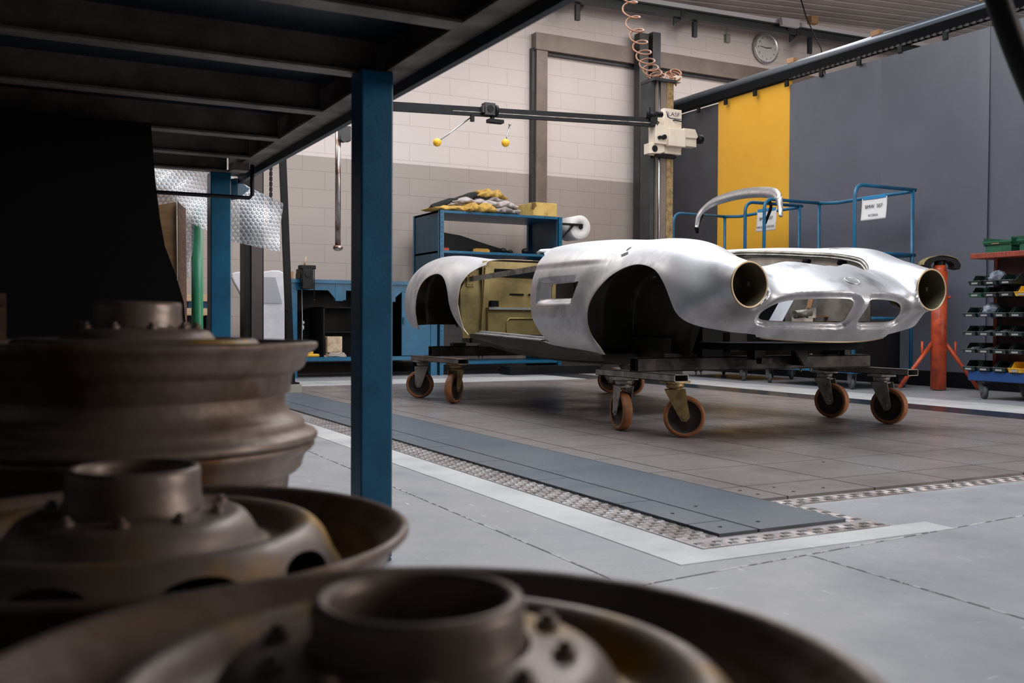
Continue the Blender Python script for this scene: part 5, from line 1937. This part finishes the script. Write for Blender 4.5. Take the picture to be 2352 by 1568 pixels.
curtain(6.84, 8.10, 3.10, M_GREY_PVC, 'grey curtain panel right beside the yellow one', x=XC-0.03, seed=3.1)
curtain(5.69, 6.86, 3.09, M_GREY_PVC, 'grey curtain panel behind the red orange stand', x=XC-0.045, seed=4.7)
curtain(3.4, 5.71, 3.09, M_GREY_PVC, 'grey curtain panel at the right edge, behind the bin rack', x=XC-0.03, seed=6.3, wave=0.014)
t = thing('curtain_rail', 'long grey blue curtain rail running along the bay', 'rail', (XC, 6.9, 3.2))
M_RAIL = mat('blue_grey_aluminium', lin(128, 138, 150), 0.32, 0.6)
b = MB()
b.tube([(XC, 3.2, 3.30), (XC, 10.70, 3.30)], 0.042, 20)
part('tube', b, M_RAIL, t)
b = MB()
b.box((XC-0.030, 3.2, 3.195), (XC+0.03, 10.70, 3.262))
b.box((XC-0.045, 3.2, 3.170), (XC+0.05, 10.70, 3.195))
part('track', b, M_BLACK_MATT, t)
b = MB()
b.box((XC-0.042, 3.2, 3.160), (XC-0.038, 8.1, 3.172))
for k in range(70):
    y = 3.3+k*0.068
    b.box((XC-0.052, y, 3.150), (XC-0.040, y+0.034, 3.172))
part('roller_strip', b, M_GREY_DARK, t)
for k in range(14):
    y = 3.6+k*0.5
    b = MB()
    b.box((XC-0.06, y, 3.085), (XC-0.04, y+0.05, 3.15))
    b.cyl((XC-0.062, y+0.025, 3.10), (XC-0.058, y+0.025, 3.10), 0.012, 10)
    part('hanger', b, M_BLACK, t)
for y in (4.4, 5.75, 6.95, 8.1):
    b = MB()
    b.box((XC-0.03, y-0.05, 3.335), (XC+0.03, y+0.05, 3.385))
    part('clip', b, M_CARDBOARD, t)

# ------------------------------------------------------------------ two blue tube trolleys
M_BLUETUBE = mat('blue_tube', lin(30, 104, 142), 0.38, 0.0, lin(22, 86, 122), 10)
def trolley(ya, yb, label):
    """hoops at y = ya (near end) and yb, from x = 6.5 to 7.2"""
    t = thing('tube_trolley', label, 'trolley', (6.85, (ya+yb)/2, ZF), 'blue tube trolleys along the curtain')
    r = 0.0165
    zt, zb_ = 1.735, 0.145
    for y in (ya, yb):
        b = MB()
        p = [(6.5, y, zb_-0.02)]
        p += [(6.5, y, zt-0.09)]+[(6.5+0.09*(1-math.cos(a)), y, zt-0.09+0.09*math.sin(a)) for a in (0.4, 0.8, 1.2, PI/2)]+[(7.235, y, zt)]
        b.tube(p, r, 12)
        b.cyl((7.2, y, zb_-0.02), (7.2, y, zt), r, 12)
        b.tube([(6.5, y, 0.60), (7.2, y, 0.60)], r*0.8, 10)
        part('end_hoop', b, M_BLUETUBE, t)
    b = MB()
    b.tube([(7.2, ya, zt-0.014), (7.2, ya+0.5, zt-0.014), (7.2, yb-0.25, zt-0.022), (7.2, yb-0.12, zt-0.012), (7.2, yb, zt)], r, 12)
    part('back_rail', b, M_BLUETUBE, t)
    for z in (1.160, 0.145):
        b = MB()
        for (p, q) in (((6.5, ya, z), (6.5, yb, z)), ((7.2, ya, z), (7.2, yb, z)), ((6.47, ya, z), (7.23, ya, z)), ((6.47, yb, z), (7.23, yb, z))):
            b.tube([p, q], 0.018, 12)
        b.box((6.5, ya, z-0.004), (7.2, yb, z+0.008))
        part('shelf', b, M_BLUETUBE, t)
    for (x, y) in ((6.54, ya+0.05), (7.16, ya+0.05), (6.54, yb-0.05), (7.16, yb-0.05)):
        b = MB()
        b.lathe([(0.0, 0.014), (0.03, 0.014), (0.048, 0.012), (0.05, 0.0), (0.048, -0.012), (0.03, -0.014), (0.0, -0.014)], 24, Matrix.Translation((x, y, ZF+0.05)) @ Matrix.Rotation(PI/2, 4, 'Y') @ Matrix.Rotation(0.5, 4, 'X'))
        b.box((x-0.03, y-0.022, ZF+0.05), (x-0.02, y+0.022, 0.13))
        b.box((x+0.02, y-0.022, ZF+0.05), (x+0.03, y+0.022, 0.13))
        b.box((x-0.035, y-0.03, 0.12), (x+0.035, y+0.03, 0.13))
        part('castor', b, M_GREY_RUB, t)
    return t
trolley(6.17, 7.29, 'blue tube trolley on the right, hung with a clear white paper sign')
trolley(7.56, 8.71, 'blue tube trolley on the left, in front of the yellow curtain, carrying the bumper')
def sign(px0, py0, px1, py1, Xp, l1, l2, label):
    a, c = atx(px0, py0, Xp), atx(px1, py1, Xp)
    y0, y1, z0, z1 = c[1], a[1], c[2], a[2]
    t = thing('paper_sign', label, 'sign', (Xp, (y0+y1)/2, z0))
    b = MB()
    b.grid(lambda u, v: (Xp-0.018*(1-v)**2+0.004*math.sin(3*u), y1+(y0-y1)*u, z0+(z1-z0)*v+0.012*(u-0.5)*0), 12, 12)
    s = part('sheet', b, M_PAPER, t)
    sl = s.modifiers.new('thickness', 'SOLIDIFY')
    sl.thickness = 0.0012
    b = MB()
    b.box((Xp-0.004, y0+0.01, z1-0.012), (Xp+0.002, y1-0.01, z1+0.016))
    part('tape', b, mat('blue_tape', lin(40, 132, 186), 0.4), t)
    yc, wz = (y0+y1)/2, z1-z0
    b = text_mb(l1, 0.046, lambda u_, v_, w: (Xp-0.018*(0.43)**2-0.006-w, yc-u_, z0+wz*0.60+v_))
    part('lettering', b, M_INK, t)
    b = text_mb(l2, 0.030, lambda u_, v_, w: (Xp-0.018*(0.8)**2-0.006-w, yc-u_, z0+wz*0.20+v_))
    part('lettering', b, M_INK, t)
sign(1980, 457, 2037, 501, 7.175, 'BMW  507', 'INTERNI', 'white paper sign taped to the rail of the right blue trolley')
sign(1739, 485, 1783, 528, 7.175, 'BMW  507', 'PARTE POSTERIORE', 'white paper sign behind the bumper, in front of the yellow curtain')
# chrome bumper lying across the left trolley
t = thing('car_bumper', 'curved chrome bumper with black brackets lying on the left blue trolley', 'bumper', (6.8, 8.0, 1.735))
cl = [(1601, 522, 6.62), (1606, 496, 6.64), (1620, 478, 6.68), (1645, 462, 6.72), (1690, 448, 6.75), (1730, 442, 6.75), (1765, 442, 6.72), (1782, 447, 6.68), (1790, 460, 6.62), (1793, 478, 6.58), (1794, 497, 6.56)]
cl = [Vector(atx(px, py, x)) for px, py, x in cl]
wd_ = [0.022, 0.035, 0.042, 0.05, 0.054, 0.055, 0.055, 0.054, 0.045, 0.032, 0.016]
P_ = np.array(cl)
tt = np.linspace(0, len(cl)-1, 70)
cs_ = np.stack([cinterp(tt, np.arange(len(cl)), P_[:, d]) for d in range(3)], 1)
ws_ = np.interp(tt, np.arange(len(cl)), wd_)
vs, fs = [], []
nsec = 12
for i in range(70):
    tg = Vector(cs_[min(i+1, 69)]-cs_[max(i-1, 0)]).normalized()
    outw = Vector((-1, 0, 0.15))
    wv = tg.cross(outw).normalized()
    if wv.z < 0 and i < 55:
        wv = -wv
    outw = wv.cross(tg).normalized()
    if outw.x > 0:
        outw = -outw
    for j in range(nsec):
        a = 2*PI*j/nsec
        bul = 0.030*(1-(math.cos(a))**2)*(1 if math.sin(a) > 0 else -0.55)
        vs.append(Vector(cs_[i])+wv*(ws_[i]*math.cos(a))+outw*bul)
for i in range(69):
    for j in range(nsec):
        fs.append((i*nsec+j, i*nsec+(j+1) % nsec, (i+1)*nsec+(j+1) % nsec, (i+1)*nsec+j))
fs += [tuple(range(nsec)), tuple(range(69*nsec, 70*nsec))]
b = MB()
b.add(vs, fs, True)
part('blade', b, M_CHROME, t)
b = MB()
k = [atx(1612, 490, 6.70), atx(1604, 505, 6.68), atx(1600, 525, 6.68), atx(1602, 535, 6.68)]
b.tube([tuple(q) for q in k], [0.03, 0.03, 0.026, 0.018], 10)
part('bracket', b, M_BLACK, t)
b = MB()
k = [atx(1768, 462, 6.72), atx(1771, 474, 6.72), atx(1768, 486, 6.72), atx(1759, 508, 6.72), atx(1757, 514, 6.72)]
for i in range(4):
    b.bar(tuple(k[i]), tuple(k[i+1]), 0.012, 0.03, up=(1, 0, 0))
part('bracket', b, M_BLACK, t)
# loads of the trolleys
def crate(name, lo, hi, m, label, cat='box', bev=0.004):
    b = MB()
    b.box(lo, hi)
    return single(name, label, cat, b, m, bevel=bev)
ZT = 0.1535
crate('cardboard_box', (6.56, 6.60, ZT), (6.86, 6.98, 0.40), M_CARDBOARD, 'brown cardboard box on the bottom shelf of the right trolley, left side')
crate('cardboard_box', (6.55, 7.00, ZT), (6.85, 7.26, 0.36), M_WOOD, 'pale cardboard box at the left end of the right trolley')
crate('black_box', (6.58, 6.20, ZT), (7.10, 6.57, 0.50), M_BLACK, 'black box on the bottom shelf of the right trolley')
b = MB()
b.prism([(6.18, 0.0), (6.56, 0.0), (6.46, 0.03), (6.30, 0.05), (6.18, 0.09)], lambda u_, v_, w: (w, u_, ZT+v_), 6.50, 6.57)
single('yellow_card', 'torn yellowish card lying in front of the black box', 'card', b, M_CARDBOARD)
for (y, m_, l) in ((7.64, M_CARDBOARD, 'brown box on the bottom shelf of the left trolley, right end'), (8.08, M_WOOD, 'pale wooden box on the bottom shelf of the left trolley, middle'), (8.40, M_DGREEN, 'green box on the bottom shelf of the left trolley')):
    crate('storage_box', (6.58, y, ZT), (6.95, y+0.28, 0.40), m_, l)
ZM = 1.1685
rnd = random.Random(5)
for (y, sx, sy, h, m_, l) in ((7.20, 0.14, 0.10, 0.050, M_CARDBOARD, 'small carton at the left end of the right trolley shelf'), (7.02, 0.30, 0.22, 0.022, mat('orange_card', lin(196, 128, 58), 0.7), 'orange folder on the upper shelf of the right trolley'),
                              (6.78, 0.26, 0.20, 0.018, M_PAPER, 'white papers on the upper shelf of the right trolley'), (6.50, 0.30, 0.30, 0.012, M_CARDBOARD, 'thin brown card at the right end of the trolley shelf'),
                              (8.52, 0.30, 0.26, 0.05, M_CARDBOARD, 'brown carton on the left trolley, far end'), (8.12, 0.30, 0.30, 0.035, M_DARKWOOD, 'dark brown panel on the upper shelf of the left trolley'),
                              (7.78, 0.24, 0.26, 0.06, mat('red_brown_leather', lin(92, 44, 36), 0.5), 'red brown trim piece on the left trolley, right end'), (7.98, 0.18, 0.10, 0.055, M_WHITE_PLASTIC, 'white plastic bag on the left trolley')):
    b = MB()
    b.grid(lambda u, v: (6.82+sx*(u-0.5), y+sy*(v-0.5), ZM+h*(0.75+0.25*hnoise(u*5+y, v*5))), 8, 8)
    b.grid(lambda u, v: (6.82+sx*(u-0.5), y+sy*(0.5-v), ZM), 8, 8)
    for e in ((0, 0), (1, 0), (0, 1), (1, 1)):
        pass
    k = len(b.v)
    w = 9
    top = [i for i in range(w)]+[j*w+8 for j in range(1, w)]+[8*w+i for i in range(7, -1, -1)]+[j*w for j in range(7, 0, -1)]
    xb = [(b.v[i][0], b.v[i][1], ZM) for i in top]
    o = len(b.v)
    b.v += xb
    n_ = len(top)
    for i in range(n_):
        b.f.append((top[i], o+i, o+(i+1) % n_, top[(i+1) % n_]))
        b.s.append(False)
    single('trolley_load', l, 'carton', b, m_)

# ------------------------------------------------------------------ red orange support stand
cx_, cy_ = 7.14, 5.83
t = thing('support_stand', 'red orange steel stand with black curved saddle in front of the grey curtain', 'stand', (cx_, cy_, ZF))
b = MB()
b.cyl((cx_, cy_, ZF+0.01), (cx_, cy_, 1.00), 0.063, 28)
b.cyl((cx_, cy_, 0.95), (cx_, cy_, 1.05), 0.052, 28)
b.cyl((cx_+0.05, cy_-0.04, 0.78), (cx_+0.075, cy_-0.055, 0.78), 0.012, 10)
part('column', b, M_ORANGE, t)
b = MB()
ra = np.array([0.886, -0.463])
vs, fs = [], []
for i in range(25):
    a = math.radians(205-230*i/24)
    for (rr_, w_) in ((0.155, -0.06), (0.155, 0.06), (0.088, 0.06), (0.088, -0.06)):
        ux, uz = rr_*math.cos(a)*(1 if rr_ > 0.1 else 1.1), rr_*math.sin(a)*0.50
        vs.append((cx_+ra[0]*ux+0.463*w_, cy_+ra[1]*ux+0.886*w_, 1.045+uz))
for i in range(24):
    for j in range(4):
        fs.append((i*4+j, i*4+(j+1) % 4, i*4+4+(j+1) % 4, i*4+4+j))
fs += [(0, 1, 2, 3), (96, 97, 98, 99)]
b.add(vs, fs)
b.cyl((cx_, cy_, 1.03), (cx_, cy_, 1.10), 0.045, 16)
sd = part('saddle', b, M_BLACK, t, 'black curved saddle', bevel=0.004)
b = MB()
b.grid(lambda u, v: (cx_+ra[0]*0.158*math.cos(math.radians(180-150*u))+0.463*(v-0.5)*0.125, cy_+ra[1]*0.158*math.cos(math.radians(180-150*u))+0.886*(v-0.5)*0.125, 1.048+0.080*math.sin(math.radians(180-150*u))), 20, 4)
pd = part('pad', b, mat('worn_yellow_pad', lin(150, 136, 92), 0.8, 0.0, lin(90, 84, 64), 14), sd, 'worn yellowish pad')
ml = pd.modifiers.new('thickness', 'SOLIDIFY')
ml.thickness = 0.006
ml.offset = 1
for (dx, dy) in ((-0.296, 0.153), (0.300, -0.157), (0.22, 0.19)):
    b = MB()
    dn = Vector((dx, dy, 0)).normalized()
    p = Vector((cx_, cy_, 0.40))+dn*0.05
    q = Vector((cx_+dx, cy_+dy, ZF+0.02))
    b.tube([p, q], 0.017, 14)
    lg = part('leg', b, M_ORANGE, t)
    m_ = p.lerp(q, 0.32)
    b = MB()
    b.cyl(tuple(m_), (m_.x, m_.y, m_.z+0.13), 0.010, 10)
    part('peg', b, M_ORANGE, lg)

# ------------------------------------------------------------------ wheeled rack with storage bins
RX, RY = 6.60, 5.10
t = thing('bin_rack', 'wheeled red brown rack on a blue base, hung with storage bins', 'rack', (RX+0.2, RY-0.5, ZF))
b = MB()
b.box((RX-0.03, RY-1.3, 0.125), (RX+0.62, RY, 0.200))
part('base', b, mat('dark_blue_base', lin(24, 62, 118), 0.45), t, 'blue base', bevel=0.006)
b = MB()
b.box((RX-0.02, RY-1.32, 1.045), (RX+0.55, RY+0.0, 1.085))
part('top_board', b, M_REDBROWN, t, bevel=0.004)
b = MB()
b.box((RX+0.13, RY-1.25, 0.20), (RX+0.16, RY-0.10, 1.045))
part('back_panel', b, mat('dark_red_panel', lin(78, 42, 36), 0.7, 0.0, lin(52, 30, 28), 14), t)
b = MB()
for y in (RY-0.13, RY-1.25):
    b.box((RX+0.12, y, 0.20), (RX+0.17, y+0.03, 1.045))
part('upright', b, M_REDBROWN, t)
for (x, y) in ((RX+0.03, RY-0.10), (RX+0.5, RY-0.10), (RX+0.03, RY-1.2), (RX+0.5, RY-1.2)):
    b = MB()
    b.lathe([(0.0, 0.016), (0.03, 0.016), (0.05, 0.014), (0.0525, 0.0), (0.05, -0.014), (0.03, -0.016), (0.0, -0.016)], 24, Matrix.Translation((x, y, ZF+0.0525)) @ Matrix.Rotation(PI/2, 4, 'Y') @ Matrix.Rotation(0.6, 4, 'X'))
    b.box((x-0.04, y-0.03, 0.108), (x+0.04, y+0.03, 0.125))
    b.bar((x-0.024, y, ZF+0.05), (x-0.024, y+0.02, 0.11), 0.006, 0.04)
    b.bar((x+0.024, y, ZF+0.05), (x+0.024, y+0.02, 0.11), 0.006, 0.04)
    part('castor', b, M_GREY_RUB, t)
M_TAG = mat('grey_tag', lin(138, 138, 140), 0.8)
M_BINRIM = mat('worn_rim', lin(72, 80, 78), 0.4)
def make_bin(m, label, w=0.118, d=0.17, h=0.075):
    """open bin facing -x, origin at the middle of its back foot"""
    t = thing('storage_bin', label, 'storage bin', (0, 0, 0), 'storage bins on the wheeled rack')
    q = 0.0025
    b = MB()
    b.box((-d, -w/2+0.01, 0), (0, w/2-0.01, q))
    b.box((-q, -w/2, 0), (0, w/2, h))
    for s_ in (-1, 1):
        b.prism([(-d, 0.0), (0, 0.0), (0, h), (-d*0.55, h), (-d*0.80, h*0.40), (-d-0.012, h*0.40)], lambda u_, v_, w_: (u_, s_*(w/2-0.01+0.01*v_/h)+w_, v_), -q/2, q/2)
    b.add([(-d, -w/2+0.01, 0), (-d, w/2-0.01, 0), (-d-0.012, w/2-0.005, h*0.40), (-d-0.012, -w/2+0.005, h*0.40), (-d+q, -w/2+0.01, 0), (-d+q, w/2-0.01, 0), (-d-0.012+q, w/2-0.005, h*0.40), (-d-0.012+q, -w/2+0.005, h*0.40)],
          [(0, 1, 2, 3), (7, 6, 5, 4), (2, 6, 7, 3)])
    part('tray', b, m, t)
    b = MB()
    for s_ in (-1, 1):
        b.tube([(-d*0.52, s_*w/2, h), (-d*0.80, s_*(w/2-0.005), h*0.40), (-d-0.013, s_*(w/2-0.005), h*0.40)], 0.0022, 6)
    b.tube([(-d-0.013, -w/2+0.005, h*0.40), (-d-0.013, w/2-0.005, h*0.40)], 0.0026, 6)
    part('rim', b, M_BINRIM if m is not M_YELLOW else M_YELLOW, t)
    b = MB()
    b.box((-d-0.011, -w*0.22, h*0.08), (-d-0.006, w*0.22, h*0.26))
    part('paper_tag', b, M_TAG, t)
    return t
M_BOLTS = mat('small_bright_parts', lin(170, 172, 176), 0.3, 0.8, lin(90, 92, 96), 60)
M_BAG = mat('clear_bag', lin(150, 156, 172), 0.12, 0.0, lin(70, 76, 92), 16, bump=0.6, bscale=40)
proto = {}
def place_bin(kind, y, z, x, label, fill=None):
    m = {'d': M_DGREEN, 'g': M_GREEN, 'y': M_YELLOW, 'n': None}[kind] if kind != 'n' else NAVY_B
    if kind not in proto:
        proto[kind] = make_bin(m, label)
        o = proto[kind]
        o.location = (x, y, z)
    else:
        o = copy_tree(proto[kind], (x, y, z), label=label)
    if fill:
        r_ = random.Random(label)
        b = MB()
        if fill == 'bag':
            b.blob((x-0.085, y, z+0.05), (0.075, 0.052, 0.055), fn=lambda d_: 1+0.18*hnoise(d_.x*5+y*9, d_.y*5, d_.z*5), nu=24, nv=16)
            single('plastic_bag', 'crumpled clear bag in a bin of the %s of the rack' % label.split(' in the ')[1].split(' of the rack')[0], 'bag', b, M_BAG)
        else:
            b.grid(lambda u, v: (x-0.16+0.15*u, y-0.046+0.092*v, z+0.020+0.022*math.sin(PI*u)*math.sin(PI*v)+0.010*hnoise(u*22+y*7, v*20, z*9)), 16, 14)
            single('metal_fasteners', 'loose bright fasteners in the '+label.split(' of the rack')[0], 'parts', b, M_BOLTS, kind='stuff')
    return o
NAVY_B = mat('navy_plastic', lin(30, 40, 78), 0.4)
rows = [(0.845, 0.0, 'ddd', 'topmost row', {1: 'bag'}, -0.01), (0.755, 0.0, 'gddy', 'second row from top', {}, -0.02), (0.605, 0.0, 'dndd', 'third row from top', {1: 'bag'}, 0.0),
        (0.465, 0.0, 'dddd', 'fourth row from top', {1: 'parts', 2: 'parts'}, 0.0), (0.335, 0.0, 'dddd', 'second row from bottom', {0: 'parts', 1: 'parts'}, 0.0), (0.2015, 0.0, 'dddy', 'bottom row', {}, 0.0)]
cn = {'d': 'dark green', 'g': 'bright green', 'y': 'yellow', 'n': 'navy blue'}
od = ['first', 'second', 'third', 'fourth', 'fifth']
for (z, dy, ks, rn, fl, dx) in rows:
    for i, kd in enumerate(ks):
        place_bin(kd, RY-0.02-0.128*i-(0.045 if rn.startswith(('top', 'second row from top')) else 0.0), z, RX+0.129, '%s bin, %s from the left in the %s of the rack' % (cn[kd], od[i], rn), fl.get(i))
for k, y in enumerate((RY-0.36, RY-0.64)):
    t = thing('plastic_crate', 'green plastic crate with a brown tag on the red board, %s' % ('left one' if k == 0 else 'cut by the picture edge'), 'crate', (RX+0.13, y, 1.085))
    y = y+0.13
    b = MB()
    x0, x1, y0, y1, z0, z1, q = RX+0.0, RX+0.34, y-0.10, y+0.13, 1.085, 1.215, 0.004
    b.box((x0+0.01, y0+0.01, z0), (x1, y1-0.01, z0+q))
    b.box((x0, y0, z0+0.06), (x0+q, y1, z1-0.05))
    b.box((x0+0.012, y0+0.012, z0), (x0+0.016, y1-0.012, z0+0.06))
    b.box((x1-q, y0, z0), (x1, y1, z1))
    b.box((x0, y0, z0+0.05), (x1, y0+q, z1-0.02))
    b.box((x0, y1-q, z0+0.05), (x1, y1, z1-0.02))
    b.box((x0-0.006, y0-0.006, z1-0.06), (x0+0.006, y1+0.006, z1-0.045))
    b.box((x1-0.01, y0-0.006, z1-0.012), (x1+0.006, y1+0.006, z1))
    b.box((x0+0.012, y0+0.008, z0), (x1, y0+0.012, z0+0.05))
    b.box((x0+0.012, y1-0.012, z0), (x1, y1-0.008, z0+0.05))
    part('body', b, M_GREEN, t)
    b = MB()
    b.box((x0-0.003, y+0.0, z0+0.062), (x0, y+0.06, z0+0.078))
    part('tag', b, M_CARDBOARD, t)
